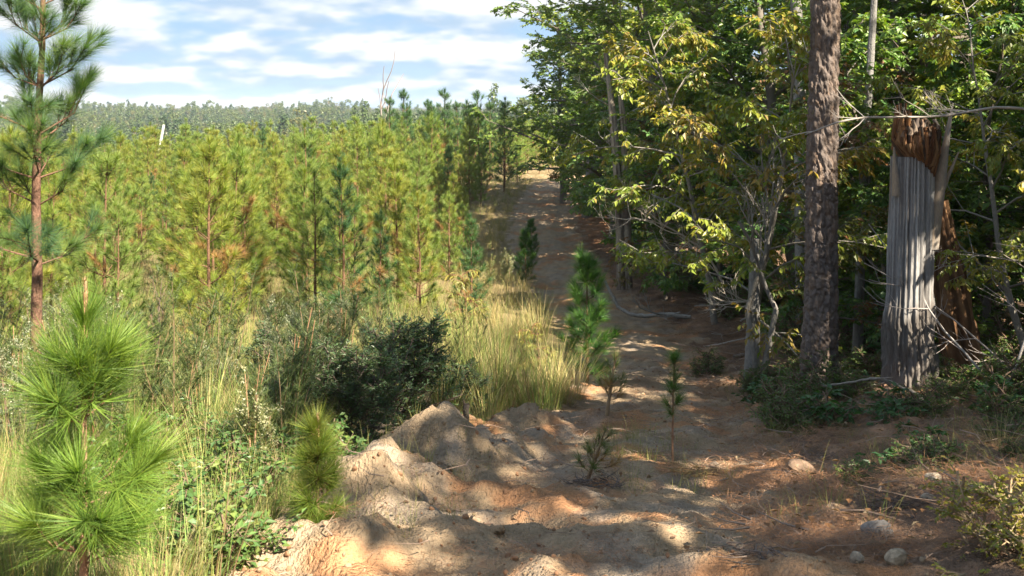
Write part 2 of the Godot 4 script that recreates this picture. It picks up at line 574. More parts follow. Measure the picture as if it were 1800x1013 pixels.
# a broadleaf tree or shrub: trunk, limbs, boughs, twigs, a folded leaf on each node of a twig
func broadleaf(rs: int, o: Dictionary) -> Dictionary:
	R.seed = rs
	var h: float = o.h
	var r0: float = o.r
	var base: float = o.base
	var crad: float = o.crad
	var pal: Array = o.pal
	var ll: float = o.leaf
	var lw: float = o.get("lw", 0.5)
	var droop: float = o.get("droop", 0.3)
	var bark: Vector3 = o.get("bark", Vector3(0.19, 0.165, 0.14))
	var stems: int = o.get("stems", 1)
	var wood := MB.new()
	var fine := wood
	var gr := MB.new()
	for st in stems:
		var pts := PackedVector3Array()
		var px := Vector3(0, -0.2, 0)
		var az0 := R.randf() * TAU
		var lean: float = o.get("lean", 0.08) if stems == 1 else rf(0.2, 0.6)
		var segs := 12
		var drift := dirv(az0, 0) * lean
		var hh := h * (1.0 if st == 0 else rf(0.7, 1.0))
		for k in segs + 1:
			pts.append(px)
			drift += Vector3(rf(-0.09, 0.09), 0, rf(-0.09, 0.09))
			px += (Vector3.UP + drift) * hh / segs
		wood.tube(pts, r0 * (1.0 if stems == 1 else 0.7), r0 * 0.12, 9 if r0 > 0.03 else 5, K(bark))
		var limbs: int = o.limbs
		for k in limbs:
			var t := lerpf(base, 0.98, (k + R.randf()) / limbs)
			var f := t * segs
			var p0 := pts[mini(int(f), segs - 1)].lerp(pts[mini(int(f) + 1, segs)], f - int(f))
			var az := az0 + k * 2.4 + rf(-0.5, 0.5)
			var q := (1.0 - t) / maxf(0.05, 1.0 - base)
			var L: float = crad * (0.35 + 0.75 * pow(q, 0.6) * (1.0 if q < 0.8 else 0.85)) * rf(0.65, 1.2)
			var el := lerpf(0.2, 1.0, t) + rf(-0.5, 0.5)
			var lp := PackedVector3Array([p0])
			var p := p0
			for s in 4:
				p += dirv(az + rf(-0.25, 0.25), el - s * 0.12 * droop * 2.0 + rf(-0.12, 0.12)) * L / 4.0
				lp.append(p)
			wood.tube(lp, maxf(0.006, r0 * 0.4 * (1.0 - t * 0.6)), 0.006, 5, K(bark, 0.12))
			var own := pick(pal)
			for j in int(o.subs):
				var s := lerpf(0.22, 1.0, (j + R.randf()) / o.subs) * 4.0
				var b0 := lp[mini(int(s), 3)].lerp(lp[mini(int(s) + 1, 4)], s - int(s))
				var baz := az + rf(0.3, 1.3) * (1.0 if j % 2 == 0 else -1.0)
				var bl := L * 0.42 * rf(0.6, 1.15) * (1.15 - s * 0.12)
				var b1 := b0 + dirv(baz, rf(-0.55, 1.0)) * bl
				fine.tube(PackedVector3Array([b0, b0.lerp(b1, 0.5) + Vector3(0, rf(0, 0.06) * bl, 0), b1]), 0.008 if r0 > 0.04 else 0.004, 0.003, 3, K(bark * 1.1, 0.15))
				for m in int(o.twigs):
					var c0 := b0.lerp(b1, lerpf(0.2, 1.0, (m + R.randf()) / o.twigs))
					var td := dirv(baz + rf(-1.4, 1.4), rf(-0.7, 0.9) - droop * 0.4)
					var tl: float = rf(0.6, 1.2) * o.get("twig", 0.3)
					fine.tube(PackedVector3Array([c0, c0 + td * tl]), 0.0035, 0.002, 3, K(bark * 1.1, 0.15))
					for l in int(o.leaves):
						var lp0: Vector3 = c0 + td * tl * (l + R.randf()) / o.leaves
						var sd := td.cross(Vector3.UP).normalized() * (1.0 if l % 2 == 0 else -1.0)
						var ld := (td * rf(0.3, 0.8) + sd * rf(0.5, 1.0) + Vector3(rf(-0.3, 0.3), -droop * rf(0.4, 1.6) + rf(-0.2, 0.35), rf(-0.3, 0.3))).normalized()
						var up := (Vector3(rf(-0.9, 0.9), 1.0, rf(-0.9, 0.9)) - ld * ld.y).normalized()
						var sz := ll * rf(0.65, 1.2)
						gr.leaf(lp0, ld, up, sz, sz * lw, K(own if R.randf() < 0.6 else pick(pal), 0.25))
	wood.smooth()
	return {"trunk": wood.mesh(), "crown": gr.mesh(), "called": "tree"}

func grass_tuft(rs: int, n: int, h: float, spread: float, width: float, pal: Array, arch := 0.5) -> ArrayMesh:
	R.seed = rs
	var mb := MB.new()
	for k in n:
		var az := R.randf() * TAU
		var p := dirv(az, 0) * sqrt(R.randf()) * spread
		p.y = -0.03
		var out := dirv(az + rf(-0.6, 0.6), 0)
		var dir := (Vector3.UP + out * rf(0.02, 0.4)).normalized()
		mb.blade(p, dir, (out - Vector3(0, 0.25, 0)) * arch * rf(0.1, 1.0), h * rf(0.4, 1.1), width * rf(0.6, 1.2), K(pick(pal), 0.25), 4)
	return mb.mesh()

# tall feathery weed (dog fennel): thin stems, thread-like leaves
func fennel(rs: int, h: float, stems: int, pal: Array, stem_col: Vector3, plume := 0.0, plume_col := Vector3(0.5, 0.46, 0.33)) -> Dictionary:
	R.seed = rs
	var st := MB.new()
	var lf := MB.new()
	var fl := MB.new()
	for s in stems:
		var az := R.randf() * TAU
		var hh := h * rf(0.65, 1.0)
		var pts := PackedVector3Array()
		var p := dirv(az, 0) * rf(0, 0.09) + Vector3(0, -0.05, 0)
		var drift := dirv(az, 0) * rf(0.05, 0.28)
		for k in 7:
			pts.append(p)
			drift += Vector3(rf(-0.05, 0.05), 0, rf(-0.05, 0.05))
			p += (Vector3.UP + drift) * hh / 6.0
		st.tube(pts, 0.0075, 0.003, 4, K(stem_col, 0.15))
		for b in int(16 * h + 4):
			var t := rf(0.25, 1.0)
			var f := t * 6.0
			var b0 := pts[mini(int(f), 5)].lerp(pts[mini(int(f) + 1, 6)], f - int(f))
			var bl := (0.32 - 0.2 * t) * rf(0.6, 1.2) * minf(1.0, h)
			var bd := dirv(R.randf() * TAU, rf(0.6, 1.1))
			var b1 := b0 + bd * bl
			var own := pick(pal)
			st.tube(PackedVector3Array([b0, b1]), 0.0022, 0.001, 3, K(own.lerp(stem_col, 0.3), 0.15))
			for k in 40:
				var q := b0.lerp(b1, R.randf())
				var dd := (bd * 0.5 + dirv(R.randf() * TAU, rf(-0.4, 0.8))).normalized()
				lf.needle(q, q + dd * rf(0.03, 0.075), dd.cross(bd + Vector3(0.1, 0.2, 0)).normalized() * 0.0022, K(own, 0.25))
			if plume > 0.0 and t > 0.5:
				for k in int(30 * plume):
					var q := b0.lerp(b1, rf(0.4, 1.1)) + Vector3(rf(-0.02, 0.02), rf(-0.02, 0.02), rf(-0.02, 0.02))
					var dd := dirv(R.randf() * TAU, rf(-0.8, 1.2))
					fl.needle(q, q + dd * rf(0.01, 0.022), dd.cross(Vector3(0.3, 0.4, 0.8)).normalized() * 0.004, K(plume_col, 0.2))
	var out := {"stem": st.mesh(), "foliage": lf.mesh(), "called": "weed"}
	if fl.v.size():
		out["flower_head"] = fl.mesh()
	return out

func put(model: Dictionary, called: String, label: String, category: String, x: float, d: float, turn := 0.0, s := 1.0, group := "", tilt := Vector3.ZERO, leafmat := "leaf") -> Node3D:
	var o := thing(called, label, category, at(x, d, -0.02), group)
	o.basis = Basis.from_euler(Vector3(tilt.x, turn, tilt.z)).scaled(Vector3(s, s, s))
	for key in ["trunk", "branches", "crown", "stem", "foliage", "flower_head"]:
		if model.has(key):
			var mat: Material = M.needle if model.called == "pine_tree" else M[leafmat]
			if key == "trunk":
				mat = M.bark
			elif key in ["branches", "stem"]:
				mat = M.twig
			part(o, key, model[key], mat)
	return o

# a trunk with modelled relief; relief and colour are asked for every point round and along it
func relief_trunk(pts: PackedVector3Array, radii: PackedFloat32Array, sides: int, rings: int, relief: Callable, col: Callable) -> ArrayMesh:
	var mb := MB.new()
	var m := pts.size() - 1
	for s in rings + 1:
		var t := float(s) / rings
		var f := t * m
		var k := mini(int(f), m - 1)
		var p := pts[k].lerp(pts[k + 1], f - k)
		var r := lerpf(radii[k], radii[k + 1], f - k)
		for q in sides:
			var a := TAU * q / sides
			var w := Vector3(cos(a), 0, sin(a))
			mb.v.append(p + w * (r + relief.call(a, p.y, r)))
			mb.c.append(col.call(a, p.y))
	for s in rings:
		for q in sides:
			var x := s * sides + q
			var y := s * sides + (q + 1) % sides
			mb.i.append_array(PackedInt32Array([x, y, y + sides, x, y + sides, x + sides]))
	mb.smooth()
	return mb.mesh()

func stone(rs: int, size: Vector3, col: Vector3) -> ArrayMesh:
	R.seed = rs
	var planes := []
	for k in 11:
		planes.append([dirv(R.randf() * TAU, rf(-1.2, 1.2)), rf(0.62, 0.95)])
	var mb := MB.new()
	var rings := 9
	var sides := 14
	for s in rings + 1:
		for q in sides:
			var dv := dirv(TAU * q / sides, -PI / 2 + PI * s / rings)
			var r := 1.0
			for pl in planes:
				var c: float = dv.dot(pl[0])
				if c > 0.05:
					r = minf(r, pl[1] / c)
			mb.v.append(dv * (r + n_fine.get_noise_3dv(dv * 0.6) * 0.06) * size)
			mb.c.append(K(col, 0.06))
	for s in rings:
		for q in sides:
			var x := s * sides + q
			var y := s * sides + (q + 1) % sides
			mb.i.append_array(PackedInt32Array([x, y, y + sides, x, y + sides, x + sides]))
	return mb.mesh()

# a branch that forks again and again, without leaves
func bare_fork(mb: MB, p: Vector3, dir: Vector3, length: float, r: float, depth: int, col: Vector3, lift := 0.1) -> void:
	var pts := PackedVector3Array([p])
	var q := p
	var dd := dir
	for k in 4:
		dd = (dd + Vector3(rf(-0.2, 0.2), rf(-0.12, 0.2) + lift * 0.4, rf(-0.2, 0.2))).normalized()
		q += dd * length / 4.0
		pts.append(q)
	mb.tube(pts, r, r * 0.5, 4 if r < 0.02 else 7, K(col, 0.1))
	if depth > 0:
		for k in R.randi_range(3, 4):
			var s := rf(0.3, 1.0) * 4.0
			var b := pts[mini(int(s), 3)].lerp(pts[mini(int(s) + 1, 4)], s - int(s))
			var side := dd.cross(dirv(R.randf() * TAU, rf(-0.5, 0.5))).normalized()
			bare_fork(mb, b, (dd * 0.75 + side * rf(0.4, 0.8) + Vector3(0, lift, 0)).normalized(), length * rf(0.4, 0.62), r * 0.5, depth - 1, col, lift)

# ================================================================ the scene
func _ready() -> void:
	n_big.noise_type = FastNoiseLite.TYPE_SIMPLEX_SMOOTH
	n_big.seed = 3
	n_big.frequency = 0.35
	n_big.fractal_octaves = 3
	n_mid.noise_type = FastNoiseLite.TYPE_SIMPLEX_SMOOTH
	n_mid.seed = 4
	n_mid.frequency = 1.1
	n_mid.fractal_octaves = 4
	n_fine.noise_type = FastNoiseLite.TYPE_SIMPLEX_SMOOTH
	n_fine.seed = 9
	n_fine.frequency = 4.5
	n_fine.fractal_octaves = 3

	# ---- camera: level, lens shifted down, 36 mm
	var near := 0.05
	var lens := CameraAttributesPhysical.new()
	lens.frustum_near = near
	lens.frustum_far = 4000.0
	lens.frustum_focal_length = 36.0
	lens.frustum_focus_distance = 12.0
	lens.exposure_aperture = 9.0
	var cam := Camera3D.new()
	cam.name = "camera"
	add_child(cam)
	cam.position = Vector3(0, EYE, 0)
	cam.attributes = lens
	cam.near = near
	cam.far = 4000.0
	cam.keep_aspect = Camera3D.KEEP_HEIGHT
	cam.set_frustum(0.5628 * near, Vector2(0, -0.1758 * near), near, 4000.0)
	cam.current = true

	# ---- sky, sun, exposure
	var sky_mat := PanoramaSkyMaterial.new()
	sky_mat.panorama = ImageTexture.create_from_image(build_sky())
	sky_mat.energy_multiplier = 0.255
	var env := Environment.new()
	env.background_mode = Environment.BG_SKY
	env.sky = Sky.new()
	env.sky.sky_material = sky_mat
	env.tonemap_mode = Environment.TONE_MAPPER_LINEAR
	env.tonemap_exposure = 4.6
	env.fog_enabled = true
	env.fog_density = 0.0002
	env.fog_light_color = Color(0.86, 0.92, 1.0)
	env.sdfgi_enabled = true
	env.ssao_enabled = true
	env.ssil_enabled = true
	var we := WorldEnvironment.new()
	we.name = "world_environment"
	we.environment = env
	add_child(we)
	var sun := DirectionalLight3D.new()
	sun.name = "sun"
	add_child(sun)
	sun.light_energy = 1.6
	sun.light_color = Color(1.0, 0.95, 0.86)
	sun.light_angular_distance = 0.5
	sun.shadow_enabled = true
	sun.look_at_from_position(Vector3(0.52, 0.78, 0.58) * 50.0, Vector3.ZERO)

	build_materials()
	build_ground()
	build_far_wood()
	build_pine_stand()
	build_wood()
	build_dead_wood()
	build_track_plants()
	build_grass()
	build_litter()

# ---------------------------------------------------------------- far wooded ridge
func clump_tree(rs: int, conifer: bool, pal: Array) -> ArrayMesh:
	R.seed = rs
	var mb := MB.new()
	mb.tube(PackedVector3Array([Vector3(0, -1, 0), Vector3(0.1, 5, 0), Vector3(0, 11, 0.1)]), 0.22, 0.06, 5, K(Vector3(0.2, 0.16, 0.13)))
	for k in 26:
		var t := R.randf()
		var y := lerpf(4.0, 13.5, t)
		var rad := (3.0 * sqrt(maxf(0.0, 1.0 - pow(t * 1.9 - 0.9, 2.0))) + 0.5) if not conifer else lerpf(2.3, 0.5, t) * 1.1
		var cpos := dirv(R.randf() * TAU, 0) * rad * sqrt(R.randf()) + Vector3(0, y, 0)
		var own := pick(pal)
		for q in 26:
			var dv := dirv(R.randf() * TAU, rf(-1.0, 1.4))
			var p := cpos + dv * rf(0.2, 1.0)
			var up := (dv + Vector3(rf(-0.6, 0.6), 0.6, rf(-0.6, 0.6))).normalized()
			mb.leaf(p, up.cross(dirv(R.randf() * TAU, rf(-1, 1))).normalized(), up, rf(0.35, 0.75), rf(0.3, 0.6), K(own, 0.22))
	return mb.mesh()

func build_far_wood() -> void:
	var pals := [[Vector3(0.06, 0.1, 0.03), Vector3(0.08, 0.12, 0.035)], [Vector3(0.1, 0.14, 0.035), Vector3(0.12, 0.15, 0.04)], [Vector3(0.13, 0.13, 0.045), Vector3(0.15, 0.13, 0.05)], [Vector3(0.05, 0.09, 0.035), Vector3(0.07, 0.105, 0.04)]]
	var words := ["dark pine wood covering the far ridge", "light green broadleaf trees of the far ridge wood", "olive and brownish trees scattered through the far ridge wood", "deep green pines standing among the far ridge wood"]
	var spots := [[], [], [], []]
	R.seed = 77
	var d := 262.0
	while d < 780.0:
		var x := -0.62 * d
		while x < 0.35 * d:
			var px := x + rf(-2, 2)
			var pd := d + rf(-2.5, 2.5)
			var k := 0
			var g := R.randf()
			var z := n_big.get_noise_2d(px * 0.03, pd * 0.03)
			if g + z * 0.5 < 0.3:
				k = 1
			elif g + z * 0.5 < 0.42:
				k = 2
			elif g > 0.75:
				k = 3
			var s := rf(0.75, 1.3)
			spots[k].append(Transform3D(Basis(Vector3.UP, R.randf() * TAU).scaled(Vector3(s, s * rf(0.85, 1.15), s)), Vector3(px, gy(px, pd), -pd)))
			x += rf(4.2, 7.5)
		d += 5.2 + d * 0.004
	for k in 4:
		scatter("far_wood", clump_tree(500 + k, k == 0 or k == 3, pals[k]), M.leaf, spots[k], words[k], "wood")

# ---------------------------------------------------------------- the stand of young pines
func build_pine_stand() -> void:
	var lit := []
	for k in 9:
		lit.append(pine(100 + k, 3.3 + 0.12 * (k % 4), 0.85 + 0.07 * (k % 3), {"per_m": 300.0, "needle": 0.21, "width": 0.007, "pal": [PINE_LIT[k % 5], PINE_LIT[(k + 1) % 5], PINE_LIT[(k * 2 + 3) % 5]], "bare": 0.25 + 0.06 * (k % 3), "gap": 0.3 + 0.03 * (k % 3)}))
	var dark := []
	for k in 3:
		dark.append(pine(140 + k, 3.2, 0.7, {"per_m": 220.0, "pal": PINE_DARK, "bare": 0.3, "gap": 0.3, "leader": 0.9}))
	R.seed = 2024
	# pines one can name: x, d, height, model list, label
	var named := [
		[-2.95, 18.0, 3.15, dark[0], "dark blue-green young pine with a long bare-looking leader, front of the stand"],
		[-0.72, 18.3, 2.2, dark[1], "slim dark young pine with a thin leader behind the drooping yellow weed"],
		[-1.75, 19.5, 2.3, lit[2], "broad bushy young pine beside the dark long-leader pine, sunlit right half"],
		[-6.9, 22.5, 3.6, lit[0], "tall sunlit young pine showing its tan stem, left middle of the stand"],
		[-5.6, 21.5, 3.1, lit[1], "bright young pine with tan stem next to the tallest tan-stemmed one"],
		[-4.5, 22.5, 3.6, lit[3], "young pine with a long straight tan stem behind the dark pine"],
		[-4.4, 34.0, 4.3, lit[4], "taller young pine rising out of the middle of the stand"],
		[-3.5, 44.0, 4.4, lit[5], "young pine with orange stem below the bare dead trees on the skyline"],
		[-2.2, 52.0, 4.1, lit[6], "yellow-green pine with orange stem standing in front of the dark pine group"],
	]
	var sites := []
	for a in named:
		put(a[3], "pine_tree", a[4], "pine", a[0], a[1], R.randf() * TAU, a[2] / 3.3)
		sites.append(Vector2(a[0], a[1]))
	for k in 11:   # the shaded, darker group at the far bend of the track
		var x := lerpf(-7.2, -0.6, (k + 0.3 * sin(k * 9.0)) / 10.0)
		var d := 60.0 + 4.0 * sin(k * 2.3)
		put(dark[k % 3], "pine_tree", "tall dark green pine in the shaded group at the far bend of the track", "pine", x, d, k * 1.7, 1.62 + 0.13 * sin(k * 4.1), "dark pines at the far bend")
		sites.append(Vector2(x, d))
	# the rest: 280 individuals nearest the camera, then a mass
	var far_spots := [[], [], []]
	var count := 0
	var d := 14.5
	while d < 235.0:
		var gap := 1.65 + d * 0.006
		var x0 := -0.53 * d - 3.0
		var x1 := curve(ROADX, d) - curve(ROADW, d) - 0.9 if d < 80.0 else 0.22 * d - 12.0
		var x := x0
		while x < x1:
			var px := x + rf(-0.5, 0.5)
			var pd := d + rf(-0.6, 0.6)
			var ok := px < x1 and not (px > -1.6 and pd < 24.0) and not (pd < 17.5 and px > -4.0)
			for s in sites:
				if s.distance_to(Vector2(px, pd)) < 0.8:
					ok = false
			if ok and R.randf() < 0.88:
				var s := rf(0.72, 1.16) * lerpf(0.9, 1.05, smoothstep(20.0, 70.0, pd))
				if px > x1 - 1.6:
					s *= 0.75
				if count < 280:
					var zone := "nearest rows" if pd < 20.0 else ("front third" if pd < 28.0 else ("middle rows" if pd < 38.0 else "back rows"))
					var side := "far from the track" if px < -0.3 * pd else ("midway to the track" if px < -0.13 * pd else "on the track side")
					var k := R.randi() % 9
					var is_dark := R.randf() < 0.1
					var tone: String = "dark green" if is_dark else ["yellow-green", "fresh green", "pale yellow", "deeper green", "light green", "yellow-green", "fresh green", "pale yellow", "deeper green"][k]
					var size := "low" if s < 0.8 else ("tall" if s > 1.02 else "middling")
					var says := "%s %s young pine in the %s of the stand, %s" % [size, tone, zone, side]
					put(dark[k % 3] if is_dark else lit[k], "pine_tree", says, "pine", px, pd, R.randf() * TAU, s, says.trim_prefix(size + " "))
					count += 1
				else:
					far_spots[R.randi() % 3].append(place(px, pd, R.randf() * TAU, s))
			x += gap * rf(0.75, 1.25)
		d += gap * 0.9
	for k in 3:
		var m := pine(180 + k, 3.5, 0.9, {"per_m": 46.0, "width": 0.022, "needle": 0.24, "gap": 0.42, "pal": [PINE_LIT[k], PINE_LIT[3], PINE_LIT[4]], "sides": 2})
		scatter("distant_pine_mass", m.crown, M.needle, far_spots[k], "needled crowns of the far rows of the young pine stand", "pine stand")
		scatter("distant_pine_stem_mass", m.trunk, M.bark, far_spots[k], "thin stems of the far rows of the young pine stand", "pine stand")

# ---------------------------------------------------------------- the wood on the right
const OAK := [Vector3(0.13, 0.2, 0.04), Vector3(0.17, 0.24, 0.045), Vector3(0.1, 0.17, 0.04), Vector3(0.22, 0.25, 0.045)]
const MIDGREEN := [Vector3(0.13, 0.22, 0.05), Vector3(0.09, 0.18, 0.055), Vector3(0.18, 0.25, 0.045)]
const YELLOW := [Vector3(0.2, 0.22, 0.03), Vector3(0.26, 0.23, 0.035), Vector3(0.15, 0.19, 0.03), Vector3(0.22, 0.25, 0.035), Vector3(0.18, 0.23, 0.035), Vector3(0.26, 0.18, 0.04)]
const OLIVE := [Vector3(0.12, 0.13, 0.035), Vector3(0.16, 0.13, 0.045), Vector3(0.09, 0.12, 0.03), Vector3(0.2, 0.1, 0.045)]

func build_wood() -> void:
	var oak := []
	for k in 3:
		oak.append(broadleaf(200 + k, {"h": 8.0, "r": 0.16, "base": 0.14, "crad": 2.7, "limbs": 34, "subs": 7, "twigs": 6, "leaves": 13, "leaf": 0.12, "lw": 0.55, "pal": OAK, "droop": 0.25}))
	var mid := []
	for k in 3:
		mid.append(broadleaf(220 + k, {"h": 6.0, "r": 0.07, "base": 0.08, "crad": 1.9, "limbs": 30, "subs": 6, "twigs": 6, "leaves": 13, "leaf": 0.115, "lw": 0.55, "pal": MIDGREEN, "droop": 0.4}))
	var yel := []
	for k in 3:
		yel.append(broadleaf(240 + k, {"h": 5.0, "r": 0.06, "base": 0.25, "crad": 1.9, "limbs": 18, "subs": 6, "twigs": 5, "leaves": 10, "leaf": 0.11, "lw": 0.48, "pal": YELLOW, "droop": 0.7, "lean": 0.25, "bark": Vector3(0.27, 0.25, 0.22)}))
	var olive := []
	for k in 2:
		olive.append(broadleaf(260 + k, {"h": 5.5, "r": 0.06, "base": 0.15, "crad": 1.7, "limbs": 22, "subs": 6, "twigs": 5, "leaves": 11, "leaf": 0.11, "pal": OLIVE, "droop": 0.4}))
	M["proto"] = null
	R.seed = 99
	var w := [
		# model, x, d, scale, name, label
		[oak[0], 3.3, 45.0, 1.8, "oak_tree", "big sunlit oak whose crown overhangs the far end of the track"],
		[oak[1], 2.6, 52.0, 1.2, "oak_tree", "oak behind the big overhanging oak at the far bend"],
		[oak[2], 3.7, 37.0, 1.5, "oak_tree", "leafy oak standing just nearer than the overhanging oak"],
		[oak[0], 5.4, 42.0, 1.5, "oak_tree", "tall oak behind the edge of the wood, far part"],
		[mid[0], 3.4, 33.0, 1.2, "understory_tree", "dense green tree behind the dead twin trunks"],
		[oak[1], 4.9, 31.0, 1.4, "oak_tree", "tall green oak just behind the dead twin trunks"],
		[mid[1], 4.0, 27.5, 1.1, "understory_tree", "green understory tree just beyond the dead twin trunks"],
		[oak[2], 6.0, 27.0, 1.4, "oak_tree", "tall oak between dead twin trunks and tall pine, well back"],
		[mid[2], 4.7, 23.0, 1.05, "understory_tree", "dark leafy understory tree over the fallen pale branch"],
		[yel[0], 3.9, 19.5, 1.15, "dogwood_tree", "yellowing dogwood leaning over the dark wood floor"],
		[oak[0], 6.2, 22.0, 1.2, "oak_tree", "oak filling the gap left of the tall pine trunk"],
		[yel[1], 3.05, 13.4, 0.86, "dogwood_tree", "yellow-green dogwood with grey forked branches beside the tall pine"],
		[mid[0], 4.6, 17.0, 0.95, "understory_tree", "green understory tree behind the grey forked dogwood"],
		[oak[1], 6.4, 17.2, 1.1, "oak_tree", "oak behind the gap between tall pine and broken snag"],
		[mid[1], 5.4, 14.4, 0.85, "understory_tree", "green leafy tree between tall pine and broken snag"],
		[olive[0], 4.15, 13.2, 0.72, "understory_tree", "olive-brown leafy sapling in front of the tall pine's gap"],
		[mid[2], 6.8, 14.6, 0.9, "understory_tree", "green leafy tree just behind the broken snag"],
		[yel[2], 6.1, 11.9, 0.86, "dogwood_tree", "yellow dogwood overhanging beside the broken snag"],
		[yel[0], 5.9, 10.3, 0.78, "dogwood_tree", "yellow-leaved dogwood at the edge of view past the snag"],
		[mid[0], 7.6, 12.8, 0.9, "understory_tree", "green tree behind the yellow dogwoods past the snag"],
		[olive[1], 6.9, 10.9, 0.8, "understory_tree", "olive shrubby tree at the very edge of view"],
		[oak[2], 8.8, 16.0, 1.2, "oak_tree", "oak deep in the wood behind the snag"],
		[oak[0], 9.6, 20.5, 1.3, "oak_tree", "oak deep in the wood, high crown"],
		[mid[1], 7.6, 19.5, 1.2, "understory_tree", "green tree deep in the wood between pine and snag"],
		[oak[1], 8.2, 25.0, 1.4, "oak_tree", "oak deep in the wood behind the dogwood"],
		[mid[2], 6.4, 35.0, 1.5, "understory_tree", "green tree deep in the wood behind the twin trunks"],
		[oak[2], 7.0, 48.0, 1.5, "oak_tree", "oak deep in the wood behind the big overhanging oak"],
		[mid[0], 4.9, 56.0, 1.3, "understory_tree", "green tree at the far bend on the wood side"],
		[mid[1], 5.9, 64.0, 1.2, "understory_tree", "farthest green tree where the track leaves view"],
		[olive[0], 3.2, 58.0, 1.0, "understory_tree", "brownish tree at the end of the track"],
		[olive[1], 3.55, 23.5, 0.8, "understory_tree", "olive sapling with thin foliage near the dead twin trunks"],
		[yel[1], 4.6, 34.5, 1.5, "dogwood_tree", "pale yellow-green tree above the dead twin trunks"],
	]
	for a in w:
		put(a[0], a[4], a[5], "tree", a[1], a[2], R.randf() * TAU, a[3])
	# thicket between them, all of a kind
	R.seed = 1234
	var d := 13.5
	while d < 64.0:
		var x := curve(ROADX, d) + curve(ROADW, d) + 1.5 + (0.8 if d > 24.0 else 1.6)
		while x < 0.56 * d + 3.0 and x < 17.0:
			var px := x + rf(-0.7, 0.7)
			var pd := d + rf(-0.8, 0.8)
			var near_ := pd < 12.6 + px * 0.1
			if not near_:
				var deep := "nearest part of the wood" if pd < 20.0 else ("middle part of the wood" if pd < 36.0 else "far part of the wood")
				put([mid[0], mid[1], mid[2], olive[0], mid[1], oak[1]][R.randi() % 6], "understory_tree", "leafy green tree of the thicket filling the %s" % deep, "tree", px, pd, R.randf() * TAU, rf(0.5, 0.95) if pd < 30.0 else rf(0.8, 1.2), "thicket in the %s" % deep)
			x += rf(1.8, 3.0) + d * 0.03
		d += 2.2 + d * 0.05
	# trees beside and behind the camera that shade the foreground
	var tall := broadleaf(290, {"h": 12.5, "r": 0.2, "base": 0.44, "crad": 3.1, "limbs": 26, "subs": 6, "twigs": 5, "leaves": 9, "leaf": 0.14, "lw": 0.55, "pal": OAK, "droop": 0.2})
	var shade := [[tall, 4.9, 1.6, 1.0], [oak[0], 6.9, 3.3, 1.15], [tall, 6.0, -1.4, 0.95], [tall, 7.7, 8.0, 1.0], [oak[2], 11.8, 8.0, 1.4], [oak[1], 9.8, 0.5, 1.35], [oak[0], 9.0, -6.0, 1.3]]
	for k in shade.size():
		var a: Array = shade[k]
		put(a[0], "oak_tree", "oak %s outside the view, shading the track" % ["just beside the camera, tallest,", "beside the near bank,", "behind the camera,", "high-crowned, beyond the near bank,", "second beyond the near bank,", "well beside the camera,", "far behind the camera,"][k], "tree", a[1], a[2], R.randf() * TAU, a[3], "oaks beside the camera")

